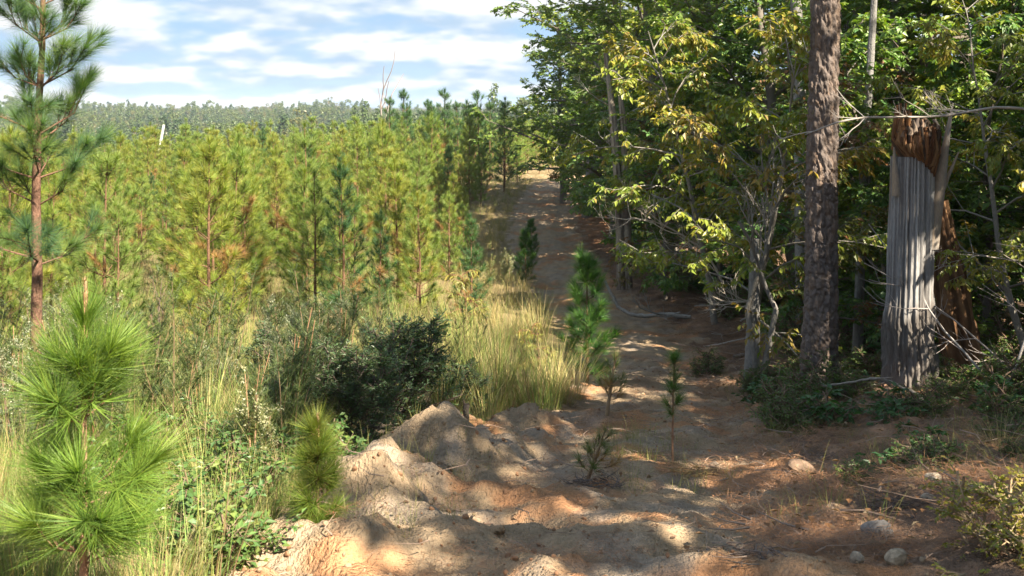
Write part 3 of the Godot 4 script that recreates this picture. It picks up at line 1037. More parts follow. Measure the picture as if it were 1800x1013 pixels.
# ---------------------------------------------------------------- trunks, snag, dead wood
func build_dead_wood() -> void:
	var cell := FastNoiseLite.new()
	cell.noise_type = FastNoiseLite.TYPE_CELLULAR
	cell.seed = 5
	cell.frequency = 1.0
	cell.cellular_return_type = FastNoiseLite.RETURN_DISTANCE2_SUB
	var cellv := FastNoiseLite.new()
	cellv.noise_type = FastNoiseLite.TYPE_CELLULAR
	cellv.seed = 5
	cellv.frequency = 1.0
	cellv.cellular_return_type = FastNoiseLite.RETURN_CELL_VALUE
	# --- tall pine with plated bark
	R.seed = 41
	var bark_relief := func(a: float, y: float, r: float) -> float:
		var p := Vector3(cos(a) * 2.6 + n_mid.get_noise_2d(y, a) * 0.3, y * 6.0, sin(a) * 2.6)
		var q := cell.get_noise_3dv(p) + 1.0
		return 0.036 * smoothstep(0.02, 0.34, q) - 0.024 + 0.012 * n_fine.get_noise_3d(cos(a) * 0.4, y * 0.7, sin(a) * 0.4) + 0.05 * exp(-maxf(y, 0.0) * 3.2) * (1.0 + 0.5 * sin(a * 5.0))
	var bark_col := func(a: float, y: float) -> Color:
		var p := Vector3(cos(a) * 2.6 + n_mid.get_noise_2d(y, a) * 0.3, y * 6.0, sin(a) * 2.6)
		var q := cellv.get_noise_3dv(p)
		var c := Vector3(0.165, 0.135, 0.12).lerp(Vector3(0.22, 0.155, 0.115), smoothstep(-0.2, 0.9, q))
		c = c.lerp(Vector3(0.1, 0.085, 0.08), smoothstep(0.1, 0.5, n_mid.get_noise_3d(cos(a), y * 0.6, sin(a))))
		return K(c)
	var tp := thing("pine_tree", "tall mature pine with thick plated bark, trunk only in view", "pine", at(3.36, 11.2, -0.05))
	part(tp, "trunk", relief_trunk(PackedVector3Array([Vector3(-0.02, -0.2, 0), Vector3(0.02, 1.2, 0), Vector3(0.03, 2.6, 0), Vector3(0.11, 6.0, 0), Vector3(0.2, 13.0, 0)]), PackedFloat32Array([0.2, 0.172, 0.162, 0.14, 0.06]), 88, 620, bark_relief, bark_col), M.bark)
	var top := pine(43, 5.0, 2.4, {"per_m": 60.0, "width": 0.016, "needle": 0.22, "pal": PINE_DARK, "gap": 0.5, "r0": 0.06})
	var cr := part(tp, "crown", top.crown, M.needle)
	cr.position = Vector3(0.17, 9.5, 0)
	var br := part(tp, "branches", top.trunk, M.bark)
	br.position = cr.position
	# --- paler trunk behind it
	var pale := func(a: float, y: float) -> Color:
		return K(Vector3(0.26, 0.25, 0.24).lerp(Vector3(0.15, 0.145, 0.13), smoothstep(0.0, 0.4, n_mid.get_noise_3d(cos(a) * 0.8, y, sin(a) * 0.8))))
	var soft := func(a: float, y: float, r: float) -> float:
		return 0.012 * n_mid.get_noise_3d(cos(a), y * 0.5, sin(a)) + 0.03 * exp(-maxf(y, 0.0) * 4.0)
	for a in [[4.55, 16.0, 0.105, 9.0, -0.25, "pale grey trunk seen behind the tall pine's upper trunk", "tree_trunk"], [2.92, 12.5, 0.085, 1.9, 0.05, "short grey trunk of a small tree beside the wood's edge, left of the tall pine", "tree_trunk"], [3.5, 46.4, 0.2, 4.0, 0.1, "dark trunk at the far bend beside red needle litter", "tree_trunk"], [4.75, 14.1, 0.06, 6.0, 0.3, "thin dark trunk in the gap behind the tall pine", "tree_trunk"], [6.3, 16.5, 0.09, 8.0, -0.3, "slim trunk in the wood just behind the snag", "tree_trunk"]]:
		var t := thing(a[6], a[5], "tree trunk", at(a[0], a[1], -0.05))
		part(t, "trunk", relief_trunk(PackedVector3Array([Vector3(0, -0.2, 0), Vector3(a[4] * 0.2, a[3] * 0.4, 0.05), Vector3(a[4], a[3], 0)]), PackedFloat32Array([a[2] * 1.15, a[2] * 0.95, a[2] * 0.6]), 24, 90, soft, pale), M.bark)
	# --- forked grey limbs of the dogwood
	R.seed = 61
	var fk := MB.new()
	bare_fork(fk, Vector3(0, 1.0, 0), Vector3(0.25, 1, 0.1).normalized(), 1.5, 0.032, 3, Vector3(0.24, 0.225, 0.2), 0.25)
	bare_fork(fk, Vector3(0.35, 1.0, 0), Vector3(-0.5, 0.9, 0.0).normalized(), 1.3, 0.03, 3, Vector3(0.27, 0.25, 0.23), 0.25)
	fk.tube(PackedVector3Array([Vector3(0.12, -0.1, 0), Vector3(0.08, 0.5, 0), Vector3(0, 1.0, 0)]), 0.05, 0.034, 9, K(Vector3(0.25, 0.235, 0.21)))
	fk.tube(PackedVector3Array([Vector3(0.12, -0.1, 0), Vector3(0.25, 0.5, 0), Vector3(0.35, 1.0, 0)]), 0.045, 0.032, 9, K(Vector3(0.25, 0.235, 0.21)))
	fk.smooth()
	single("bare_tree", fk.mesh(), M.bark, "small leafless tree with forked pale grey limbs beside the tall pine", "tree", at(2.85, 12.4))
	# --- dead twin trunks
	R.seed = 47
	var tw := thing("dead_tree", "dead tree with two pale bark-stripped stems at the wood's edge", "dead tree", at(2.86, 26.0, -0.05))
	var strip := func(a: float, y: float) -> Color:
		var q := n_mid.get_noise_3d(cos(a) * 0.7, y * 0.45, sin(a) * 0.7)
		return K(Vector3(0.4, 0.34, 0.27).lerp(Vector3(0.16, 0.12, 0.095), smoothstep(-0.05, 0.2, q)))
	var rough := func(a: float, y: float, r: float) -> float:
		return 0.03 * n_mid.get_noise_3d(cos(a) * 0.7, y * 0.6, sin(a) * 0.7)
	part(tw, "stem", relief_trunk(PackedVector3Array([Vector3(-0.08, -0.2, 0), Vector3(-0.14, 2.4, 0), Vector3(-0.3, 4.4, 0.05), Vector3(-0.5, 6.2, 0)]), PackedFloat32Array([0.125, 0.1, 0.09, 0.05]), 24, 120, rough, strip), M.bark)
	part(tw, "stem", relief_trunk(PackedVector3Array([Vector3(0.1, -0.2, 0.02), Vector3(0.05, 2.4, 0), Vector3(-0.02, 4.2, 0), Vector3(-0.2, 5.6, 0.1)]), PackedFloat32Array([0.115, 0.095, 0.08, 0.05]), 24, 120, rough, strip), M.bark)
	var tb := MB.new()
	for k in 7:
		bare_fork(tb, Vector3(-0.2 - 0.03 * k, 3.0 + k * 0.42, 0), dirv(k * 2.2, 0.35), rf(0.5, 1.0), 0.018, 2, Vector3(0.3, 0.28, 0.25))
	tb.smooth()
	part(tw, "branch", tb.mesh(), M.twig)
	# --- broken snag
	R.seed = 53
	var grain := func(a: float, y: float, r: float) -> float:
		var f := 0.03 - absf(n_mid.get_noise_3d(cos(a) * 3.1, y * 0.16, sin(a) * 3.1)) * 0.05 - absf(n_fine.get_noise_3d(cos(a) * 2.6, y * 0.05, sin(a) * 2.6)) * 0.035
		var gape := absf(wrapf(a - 1.15 - 0.08 * sin(y * 3.0), -PI, PI))
		f -= 0.1 * smoothstep(0.16, 0.02, gape) * smoothstep(0.9, 1.4, y)   # a long split
		var gnarl := smoothstep(1.15, 0.75, y)     # bark is left on the foot
		f += gnarl * (0.07 * n_mid.get_noise_3d(cos(a) * 1.2, y * 1.3, sin(a) * 1.2) - 0.05 * absf(n_fine.get_noise_3d(cos(a) * 0.6 + 0.1 * sin(y * 9.0), y * 0.12, sin(a) * 0.6)) + 0.035)
		return f + 0.06 * exp(-maxf(y, 0.0) * 4.5) * (0.8 + 0.5 * sin(a * 4.0 + 1.0))
	var gcol := func(a: float, y: float) -> Color:
		var q := n_mid.get_noise_3d(cos(a) * 2.6, y * 0.22, sin(a) * 2.6) + 0.7 * n_fine.get_noise_3d(cos(a) * 3.0, y * 0.06, sin(a) * 3.0)
		var c := Vector3(0.38, 0.37, 0.36).lerp(Vector3(0.2, 0.185, 0.175), smoothstep(-0.1, 0.35, q))
		c = c.lerp(Vector3(0.33, 0.23, 0.14), smoothstep(0.12, 0.4, n_big.get_noise_3d(cos(a) * 1.2, y * 0.9, sin(a) * 1.2)) * 0.7)
		var k := smoothstep(1.1, 0.8, y + n_mid.get_noise_2d(a, y) * 0.25)
		return K(c.lerp(Vector3(0.17, 0.15, 0.135), k))
	var sn := thing("broken_snag", "grey broken snag with a dark rotten top and a tall splinter", "snag", at(4.12, 10.6, -0.05))
	part(sn, "trunk", relief_trunk(PackedVector3Array([Vector3(0, -0.2, 0), Vector3(-0.02, 0.6, 0), Vector3(0.0, 1.3, 0), Vector3(0.03, 2.5, 0)]), PackedFloat32Array([0.2, 0.205, 0.205, 0.195]), 220, 240, grain, gcol), M.wood)
	# the rotten, brown block that has slumped on top
	var rot := func(a: float, y: float, r: float) -> float:
		return r * 0.5 * n_mid.get_noise_3d(cos(a) * 1.6, y * 0.9, sin(a) * 1.6) + 0.05 * n_fine.get_noise_3d(cos(a) * 0.9, y * 0.25, sin(a) * 0.9)
	var rotc := func(a: float, y: float) -> Color:
		return K(Vector3(0.12, 0.065, 0.035).lerp(Vector3(0.27, 0.15, 0.075), smoothstep(-0.1, 0.4, n_mid.get_noise_3d(cos(a) * 2.0, y * 0.3, sin(a) * 2.0))))
	R.seed = 57
	var rt := MB.new()
	for k in 300:
		var an := R.randf() * TAU
		var rr := 0.205 * pow(R.randf(), 0.3)
		var foot := -0.44 + 0.3 * (cos(an - 2.6) * 0.5 + 0.5) + rf(-0.03, 0.03)
		var head := 0.1 + 0.12 * n_mid.get_noise_2d(cos(an) * 1.3, sin(an) * 1.3 + rr * 4.0) + rf(-0.07, 0.05) + (0.2 * smoothstep(0.9, 0.0, absf(wrapf(an - 3.3, -PI, PI))) if rr > 0.08 else 0.0)
		var p0 := Vector3(cos(an) * rr * 0.62 + 0.03, foot, sin(an) * rr * 0.62 + 0.05)
		var p1 := Vector3(cos(an) * rr * 1.12 + rf(-0.02, 0.02), (foot + head) * 0.5, sin(an) * rr * 1.12 + rf(-0.02, 0.02))
		var p2 := Vector3(cos(an) * rr + rf(-0.03, 0.03), head, sin(an) * rr + rf(-0.03, 0.03))
		rt.tube(PackedVector3Array([p0, p0.lerp(p1, 0.5) + Vector3(rf(-0.01, 0.01), 0, rf(-0.01, 0.01)), p1, p1.lerp(p2, 0.7), p2]), rf(0.01, 0.024), rf(0.006, 0.026), 5, K(pick([Vector3(0.13, 0.065, 0.035), Vector3(0.2, 0.1, 0.05), Vector3(0.27, 0.145, 0.07), Vector3(0.1, 0.07, 0.05)]), 0.25))
	for k in 60:   # crumbled, greyer lumps along its upper edge
		var an := R.randf() * TAU
		var rr := 0.2 * sqrt(R.randf())
		var lp := Vector3(cos(an) * rr, 0.1 + rf(-0.03, 0.07), sin(an) * rr)
		rt.tube(PackedVector3Array([lp - Vector3(0, 0.05, 0), lp, lp + Vector3(rf(-0.04, 0.04), rf(0.02, 0.08), rf(-0.04, 0.04))]), rf(0.015, 0.035), rf(0.006, 0.02), 6, K(pick([Vector3(0.2, 0.16, 0.13), Vector3(0.13, 0.1, 0.085), Vector3(0.25, 0.17, 0.12)]), 0.2))
	rt.smooth()
	var bt := part(sn, "rotten_top", rt.mesh(), M.wood)
	bt.position = Vector3(0.02, 2.68, 0.12)
	bt.rotation = Vector3(0.2, 0.2, 0.1)
	var spl := func(a: float, y: float, r: float) -> float:
		return r * 0.3 * n_mid.get_noise_3d(cos(a) * 1.5, y * 0.2, sin(a) * 1.5)
	var splc := func(a: float, y: float) -> Color:
		return K(Vector3(0.36, 0.28, 0.2).lerp(Vector3(0.28, 0.27, 0.26), smoothstep(-0.2, 0.3, n_mid.get_noise_3d(cos(a), y * 0.3, sin(a)))))
	for a in [[0.19, 1.55, 0.42, 3.05, 0.06, 0.08], [0.22, 1.7, 0.36, 2.55, -0.05, 0.05], [-0.18, 2.1, -0.2, 2.6, 0.1, 0.045], [0.28, 2.0, 0.5, 2.55, 0.02, 0.03]]:
		part(sn, "splinter", relief_trunk(PackedVector3Array([Vector3(a[0], a[1], a[4]), Vector3(lerpf(a[0], a[2], 0.45), lerpf(a[1], a[3], 0.5), a[4]), Vector3(a[2], a[3], a[4])]), PackedFloat32Array([a[5], a[5] * 0.75, 0.008]), 14, 50, spl, splc), M.wood)
	# --- the brown log leaning behind the snag
	var lg := single("rotten_log", relief_trunk(PackedVector3Array([Vector3(0, -0.15, 0), Vector3(0, 1.2, 0), Vector3(0, 2.1, 0)]), PackedFloat32Array([0.21, 0.17, 0.11]), 50, 120, rot, rotc), M.wood, "dark brown rotten log leaning up behind the grey snag", "log", at(5.12, 11.5, 0.0))
	lg.rotation = Vector3(-0.05, 0.3, 0.16)
	# --- fallen pale branch across the edge of the track
	R.seed = 71
	var fb := MB.new()
	var bp := PackedVector3Array()
	for a in [[1.95, 21.5, 0.75], [2.1, 21.4, 0.42], [2.25, 21.3, 0.2], [2.6, 21.0, 0.1], [3.1, 20.8, 0.12], [3.6, 20.6, 0.06]]:
		bp.append(at(a[0], a[1], a[2]) - at(2.6, 21.0))
	fb.rough(bp, 0.035, 0.045, 8, K(Vector3(0.35, 0.325, 0.3)), R)
	bare_fork(fb, bp[3], Vector3(0.8, 0.05, 0.4), 0.9, 0.02, 2, Vector3(0.36, 0.34, 0.32), 0.0)
	bare_fork(fb, bp[4], Vector3(-0.7, 0.1, 0.5), 0.7, 0.02, 2, Vector3(0.36, 0.34, 0.32), 0.0)
	fb.smooth()
	single("fallen_branch", fb.mesh(), M.bark, "pale grey fallen branch curving up below the dead twin trunks", "branch", at(2.6, 21.0))
	for k in 16:
		R.seed = 7100 + k
		var fx := MB.new()
		var fd := 9.5 + k * 1.1
		var fxx := curve(ROADX, fd) + curve(ROADW, fd) + rf(0.3, 2.2)
		var run := dirv(R.randf() * TAU, 0.0)
		var fp := PackedVector3Array()
		var len := rf(0.5, 1.4)
		for q in 4:
			var xx := run.x * len * (q / 3.0 - 0.5) + rf(-0.06, 0.06)
			var zz := run.z * len * (q / 3.0 - 0.5) + rf(-0.06, 0.06)
			fp.append(at(fxx + xx, fd - zz, 0.02 + rf(0, 0.05)) - at(fxx, fd))
		fx.rough(fp, rf(0.01, 0.026), 0.007, 6, K(Vector3(0.3, 0.26, 0.23), 0.2), R)
		bare_fork(fx, fp[2], (run + Vector3(rf(-0.7, 0.7), 0.15, rf(-0.7, 0.7))).normalized(), len * 0.4, 0.007, 1, Vector3(0.3, 0.26, 0.23), 0.0)
		fx.smooth()
		single("fallen_branch", fx.mesh(), M.twig, "thin grey fallen branch on the wood floor, %s" % ["before the tall pine", "beside the short grey trunk", "under the dogwoods", "near the long pale fallen branch"][k / 4], "branch", at(fxx, fd), "fallen branches, %d" % (k / 4))
	# --- stick propped by the tall pine
	var sk := MB.new()
	var sp := PackedVector3Array()
	for a in [[3.1, 10.2, 0.22], [3.35, 10.2, 0.21], [3.62, 10.1, 0.2], [3.85, 10.0, 0.12], [4.05, 9.9, 0.02]]:
		sp.append(at(a[0], a[1], a[2]) - at(3.6, 10.1))
	sk.rough(sp, 0.009, 0.017, 6, K(Vector3(0.34, 0.3, 0.26)), R)
	sk.tube(PackedVector3Array([sp[0], sp[0] + Vector3(-0.04, 0.07, 0.02)]), 0.01, 0.004, 5, K(Vector3(0.36, 0.3, 0.25)))
	sk.tube(PackedVector3Array([sp[2], sp[2] + Vector3(0.1, 0.04, 0.1)]), 0.008, 0.003, 5, K(Vector3(0.36, 0.3, 0.25)))
	sk.smooth()
	single("fallen_stick", sk.mesh(), M.bark, "bleached stick lying between the tall pine and the snag", "stick", at(3.6, 10.1))
	# --- the bare, pale twiggy bough
	R.seed = 83
	var bb := MB.new()
	var col := Vector3(0.46, 0.4, 0.33)
	var path := PackedVector3Array([Vector3(0.95, -0.25, 0), Vector3(0.6, 0.35, 0), Vector3(0.1, 0.75, 0.1), Vector3(-0.4, 1.0, 0.2), Vector3(-0.9, 1.1, 0.2)])
	bb.rough(path, 0.026, 0.011, 6, K(col), R)
	for k in 16:
		var s := rf(0.9, 4.0)
		var b := path[mini(int(s), 3)].lerp(path[mini(int(s) + 1, 4)], s - int(s))
		bare_fork(bb, b, Vector3(rf(-1.0, 0.1), rf(-0.5, 0.5), rf(-0.6, 0.8)).normalized(), rf(0.5, 0.85), 0.0095, 2, col, 0.16)
	bb.smooth()
	single("bare_bough", bb.mesh(), M.twig, "pale leafless twiggy bough reaching over the wood floor", "branch", at(3.2, 20.0, 1.05))
	R.seed = 84
	var b2 := MB.new()
	for k in 6:
		bare_fork(b2, Vector3(0.5, 0.8, 0), Vector3(rf(-1.0, -0.5), rf(-0.3, 0.3), rf(-0.3, 0.5)).normalized(), rf(0.5, 0.8), 0.01, 2, col, 0.15)
	b2.tube(PackedVector3Array([Vector3(0.75, -0.1, 0), Vector3(0.7, 0.5, 0), Vector3(0.5, 0.8, 0)]), 0.022, 0.014, 6, K(col))
	b2.smooth()
	single("bare_bough", b2.mesh(), M.twig, "small pale bare bough in front of the dark understory leaves", "branch", at(3.3, 16.2, 0.05))
	var ob := MB.new()
	R.seed = 86
	var op := PackedVector3Array([Vector3(0, 0, 0), Vector3(-0.9, 0.3, 0.15), Vector3(-1.7, 0.22, 0.1), Vector3(-2.5, 0.2, 0.2), Vector3(-3.0, 0.05, 0.3)])
	ob.rough(op, 0.02, 0.005, 6, K(Vector3(0.28, 0.25, 0.22)), R)
	for k in 12:
		var s := rf(0.3, 4.0)
		bare_fork(ob, op[mini(int(s), 3)].lerp(op[mini(int(s) + 1, 4)], s - int(s)), Vector3(rf(-1, -0.2), rf(-0.3, 0.6), rf(-0.5, 0.5)).normalized(), rf(0.2, 0.5), 0.006, 1, Vector3(0.3, 0.27, 0.24), 0.1)
	ob.smooth()
	single("bare_bough", ob.mesh(), M.twig, "long thin bare bough reaching across above the broken snag", "branch", Vector3(5.75, EYE - 0.3, -9.9))
	# --- thin grey vines and bare saplings past the snag
	for k in 9:
		R.seed = 900 + k
		var vn := MB.new()
		var p := PackedVector3Array()
		var q := Vector3.ZERO
		var dd := Vector3(rf(-0.4, 0.5), 1, rf(-0.2, 0.3))
		q.y = -0.05
		for s in 9:
			p.append(q)
			dd += Vector3(rf(-0.45, 0.45), rf(-0.1, 0.1), rf(-0.3, 0.3))
			q += dd.normalized() * 0.26
		vn.tube(p, rf(0.008, 0.018), 0.005, 5, K(Vector3(0.3, 0.27, 0.25), 0.2))
		for s in 5:
			bare_fork(vn, p[2 + s], dirv(R.randf() * TAU, rf(-0.2, 0.6)), rf(0.3, 0.6), 0.006, 1, Vector3(0.3, 0.26, 0.24))
		vn.smooth()
		single("woody_vine", vn.mesh(), M.twig, "thin grey leafless vine tangled beside the broken snag", "vine", at(4.55 + 0.16 * k + 0.1 * sin(k * 3.0), 9.7 + 0.35 * sin(k * 2.0)), "bare vines beside the snag")
	# --- skyline: bare dead trees beyond the stand
	R.seed = 91
	var d1 := MB.new()
	bare_fork(d1, Vector3(0, 0, 0), Vector3(0.02, 1, 0), 9.0, 0.14, 1, Vector3(0.25, 0.21, 0.2), 0.5)
	d1.smooth()
	single("dead_tree", d1.mesh(), M.twig, "tall thin bare dead tree standing above the pines on the skyline", "dead tree", at(-15.6, 120.0))
	var d2 := MB.new()
	d2.tube(PackedVector3Array([Vector3(0, 0, 0), Vector3(0.2, 5.0, 0), Vector3(1.0, 8.0, 0), Vector3(2.4, 10.4, 0)]), 0.13, 0.03, 6, K(Vector3(0.32, 0.28, 0.27)))
	d2.tube(PackedVector3Array([Vector3(0.4, 5.9, 0), Vector3(0.1, 7.4, 0), Vector3(0.0, 8.2, 0)]), 0.06, 0.02, 5, K(Vector3(0.32, 0.28, 0.27)))
	d2.smooth()
	single("dead_tree", d2.mesh(), M.twig, "leaning bare dead tree beside the taller one on the skyline", "dead tree", at(-15.2, 121.0))
	var d3 := MB.new()
	d3.tube(PackedVector3Array([Vector3(0, 0, 0), Vector3(0.25, 3.4, 0), Vector3(0.3, 4.6, 0), Vector3(0.75, 7.0, 0)]), 0.2, 0.13, 8, K(Vector3(0.55, 0.52, 0.49)))
	d3.smooth()
	single("dead_tree", d3.mesh(), M.twig, "short bleached white snag standing out of the far pines", "snag", at(-37.5, 108.0))

# ---------------------------------------------------------------- plants along the track
func build_track_plants() -> void:
	var pink := Vector3(0.34, 0.2, 0.13)
	# the tall open pine in front on the left
	var p1 := pine(301, 5.4, 0.95, {"per_m": 950.0, "width": 0.0028, "needle": 0.22, "pal": [Vector3(0.09, 0.17, 0.055), Vector3(0.13, 0.2, 0.05), Vector3(0.075, 0.145, 0.07)], "gap": 0.4, "low": 0.27, "bare": 0.36, "r0": 0.058, "bark": Vector3(0.2, 0.115, 0.08), "sides": 5, "dead": 0.0})
	put(p1, "pine_tree", "tall open young pine with reddish trunk, alone in front of the stand", "pine", -4.17, 9.0, 2.6)
	var p2 := pine(302, 1.12, 0.34, {"per_m": 1500.0, "width": 0.0028, "needle": 0.2, "pal": [Vector3(0.15, 0.25, 0.04), Vector3(0.2, 0.28, 0.05), Vector3(0.11, 0.19, 0.04)], "gap": 0.2, "low": 0.3, "bare": 0.2, "r0": 0.016, "bark": pink, "leader": 0.3, "dead": 0.04, "candle": 0.13})
	put(p2, "pine_sapling", "nearest pine sapling with long bright needles and a tan bud on top", "pine sapling", -1.42, 3.4, 1.1)
	var p3 := pine(303, 0.55, 0.14, {"per_m": 1500.0, "width": 0.0026, "needle": 0.15, "pal": [Vector3(0.13, 0.2, 0.03), Vector3(0.18, 0.2, 0.04)], "gap": 0.09, "low": 0.12, "bare": 0.1, "r0": 0.01, "bark": pink, "leader": 0.2, "dead": 0.1, "candle": 0.05})
	put(p3, "pine_sapling", "small bushy pine sapling with orange buds beside the sand bank", "pine sapling", -0.95, 5.0, 0.4)
	var p4 := pine(304, 1.62, 0.52, {"per_m": 620.0, "width": 0.0045, "needle": 0.2, "pal": [Vector3(0.05, 0.13, 0.03), Vector3(0.07, 0.16, 0.035), Vector3(0.1, 0.18, 0.03)], "gap": 0.2, "low": 0.12, "bare": 0.1, "r0": 0.025, "leader": 0.3, "dead": 0.0})
	put(p4, "pine_sapling", "dense dark green pine sapling standing at the left rim of the track", "pine sapling", 0.98, 13.3, 2.0)
	put(p4, "pine_sapling", "pine sapling at the rim of the track farther down the slope", "pine sapling", 0.36, 27.0, 0.9, 0.85)
	put(p4, "pine_sapling", "small far pine sapling growing in the track's edge grass", "pine sapling", 0.62, 33.0, 0.3, 0.75)
	var p5 := pine(305, 0.82, 0.11, {"per_m": 800.0, "width": 0.0025, "needle": 0.13, "pal": [Vector3(0.1, 0.18, 0.04), Vector3(0.08, 0.15, 0.04)], "gap": 0.16, "low": 0.5, "bare": 0.1, "r0": 0.009, "bark": pink, "leader": 0.22, "dead": 0.0})
	put(p5, "pine_sapling", "slender pine seedling standing alone in the track", "pine sapling", 1.27, 8.1, 0.2)
	var p6 := pine(306, 0.6, 0.24, {"per_m": 240.0, "width": 0.0035, "needle": 0.12, "pal": [Vector3(0.1, 0.15, 0.05), Vector3(0.16, 0.17, 0.06)], "gap": 0.15, "low": 0.3, "bare": 0.4, "r0": 0.02, "bark": Vector3(0.4, 0.28, 0.17), "leader": 0.12, "dead": 0.4})
	put(p6, "pine_sapling", "bent half-stripped pine sapling with tan stem at the track", "pine sapling", 0.95, 10.3, 0.2, 1.05, "", Vector3(0, 0, -0.18))
	put(p6, "pine_sapling", "leaning flattened pine sapling with grey-green needles on the sand", "pine sapling", 0.5, 6.95, 2.0, 0.8, "", Vector3(0.1, 0, 0.45))
	# weeds
	var green := [Vector3(0.09, 0.13, 0.04), Vector3(0.12, 0.16, 0.05), Vector3(0.07, 0.105, 0.04)]
	var greyg := [Vector3(0.12, 0.15, 0.08), Vector3(0.15, 0.17, 0.09), Vector3(0.1, 0.13, 0.07)]
	var fen := [fennel(401, 1.5, 5, green, Vector3(0.2, 0.14, 0.08)), fennel(402, 1.3, 6, greyg, Vector3(0.18, 0.12, 0.08), 0.5, Vector3(0.3, 0.3, 0.2)), fennel(403, 1.1, 4, green, Vector3(0.26, 0.14, 0.08))]
	var pale := [fennel(411, 0.8, 3, [Vector3(0.16, 0.18, 0.06)], Vector3(0.28, 0.18, 0.11), 0.5, Vector3(0.33, 0.32, 0.19)), fennel(412, 1.2, 4, [Vector3(0.17, 0.19, 0.07)], Vector3(0.26, 0.18, 0.1), 0.7, Vector3(0.33, 0.32, 0.2))]
	var list := [
		[fen[0], -2.95, 10.2, 1.0, "tall feathery green weed in front of the stand, left of the dark shrub"],
		[fen[1], -2.05, 10.8, 1.0, "spreading grey-green feathery weed just left of the dark shrub's top"],
		[fen[1], -1.3, 10.4, 0.85, "grey-green feathery weed rising out of the dark shrub"],
		[fen[2], -4.3, 11.3, 1.15, "reddish-stemmed feathery weed beside the tall near pine"],
		[fen[0], -3.6, 12.2, 0.95, "feathery weed in the grass behind the forked bare stalk"],
		[fen[2], -2.5, 8.4, 0.8, "short feathery weed in the shaded grass before the tall weeds"],
		[pale[0], -1.62, 6.4, 1.0, "weed with cream flower plumes near the sunny straw patch"],
		[pale[0], -1.95, 6.0, 0.75, "smaller cream-plumed weed beside the taller plumed one"],
		[pale[1], -4.6, 12.5, 1.0, "pale flowering bush weed behind the tall near pine"],
		[pale[1], -0.6, 20.5, 1.1, "pale cream-flowered weed at the stand's edge by the track"],
		[pale[1], -0.1, 24.5, 1.0, "cream-flowered weed farther along the track's edge"],
		[pale[0], -1.25, 4.1, 0.45, "small leafy weed with pale tips at the bottom edge"],
		[fen[0], -0.55, 12.0, 0.75, "yellow-green feathery weed standing in the tall track-side grass"],
		[fen[2], -3.9, 8.0, 0.9, "feathery weed at the foot of the tall near pine"],
		[fen[1], -3.2, 7.0, 0.7, "grey-green weed in the grass behind the nearest sapling"],
	]
	R.seed = 477
	for k in 46:
		var wd := rf(6.6, 14.0)
		var wx := rf(-0.52 * wd, -1.5 if wd < 9.0 else -1.1)
		var which := R.randi() % 3
		var tall_word := "tall" if wd > 10.5 else "knee-high"
		list.append([fen[which], wx, wd, rf(0.55, 1.05), "%s %s feathery weed among the field grass %s" % [tall_word, ["green", "grey-green", "red-stemmed"][which], "near the dark shrubs" if wx > -2.6 else "toward the tall near pine"]])
	for a in list:
		put(a[0], "weed", a[4], "weed", a[1], a[2], R.randf() * TAU, a[3], "field weeds: " + a[4], Vector3.ZERO, "leaf")
	# drooping yellow weed at the stand's edge
	var yw := broadleaf(420, {"h": 1.5, "r": 0.014, "base": 0.25, "crad": 0.42, "limbs": 14, "subs": 3, "twigs": 3, "leaves": 6, "leaf": 0.11, "lw": 0.16, "twig": 0.12, "pal": [Vector3(0.3, 0.26, 0.07), Vector3(0.24, 0.24, 0.06)], "droop": 0.9, "bark": Vector3(0.24, 0.12, 0.07)})
	put(yw, "weed", "drooping yellow-leaved weed with red stems at the stand's edge", "weed", -0.72, 16.6, 0.0, 1.0)
	put(yw, "weed", "small yellow-leaved weed in the grass beside the dark sapling", "weed", 0.3, 12.6, 1.0, 0.62)
	# forked leafless stalk
	R.seed = 430
	var st := MB.new()
	bare_fork(st, Vector3(0, -0.05, 0), Vector3(0, 1, 0), 1.15, 0.013, 2, Vector3(0.17, 0.12, 0.1), 0.6)
	st.smooth()
	single("bare_stalk", st.mesh(), M.twig, "forked leafless dark stalk standing in the weeds near the tall pine", "stalk", at(-3.6, 10.6))
	# dark shrub in the shade
	var shr := broadleaf(440, {"h": 1.05, "r": 0.014, "base": 0.12, "crad": 0.5, "limbs": 12, "subs": 4, "twigs": 4, "leaves": 9, "leaf": 0.042, "lw": 0.42, "twig": 0.12, "stems": 6, "pal": [Vector3(0.08, 0.135, 0.06), Vector3(0.11, 0.16, 0.07), Vector3(0.065, 0.115, 0.05)], "droop": -0.2, "bark": Vector3(0.14, 0.11, 0.09)})
	put(shr, "shrub", "dark green shrub in the shade behind the sand bank", "shrub", -1.12, 9.2, 0.0, 1.0)
	put(shr, "shrub", "dark low shrub left of and behind the larger dark shrub", "shrub", -1.95, 9.6, 2.0, 0.85)
	put(shr, "shrub", "dark shrub in the shaded grass behind the small bushy sapling", "shrub", -1.7, 7.9, 4.0, 0.6)
	put(shr, "shrub", "dark shrub directly left of the sand bank's top", "shrub", -1.35, 8.3, 5.0, 0.75)
	put(shr, "shrub", "small dark shrub in the tall grass right of the largest dark shrub", "shrub", -0.5, 10.0, 1.2, 0.55)
	var und := broadleaf(445, {"h": 0.5, "r": 0.007, "base": 0.1, "crad": 0.3, "limbs": 10, "subs": 3, "twigs": 3, "leaves": 6, "leaf": 0.05, "lw": 0.5, "twig": 0.09, "stems": 4, "pal": [Vector3(0.1, 0.18, 0.05), Vector3(0.08, 0.15, 0.045), Vector3(0.15, 0.2, 0.05)], "droop": 0.1, "bark": Vector3(0.2, 0.15, 0.1)})
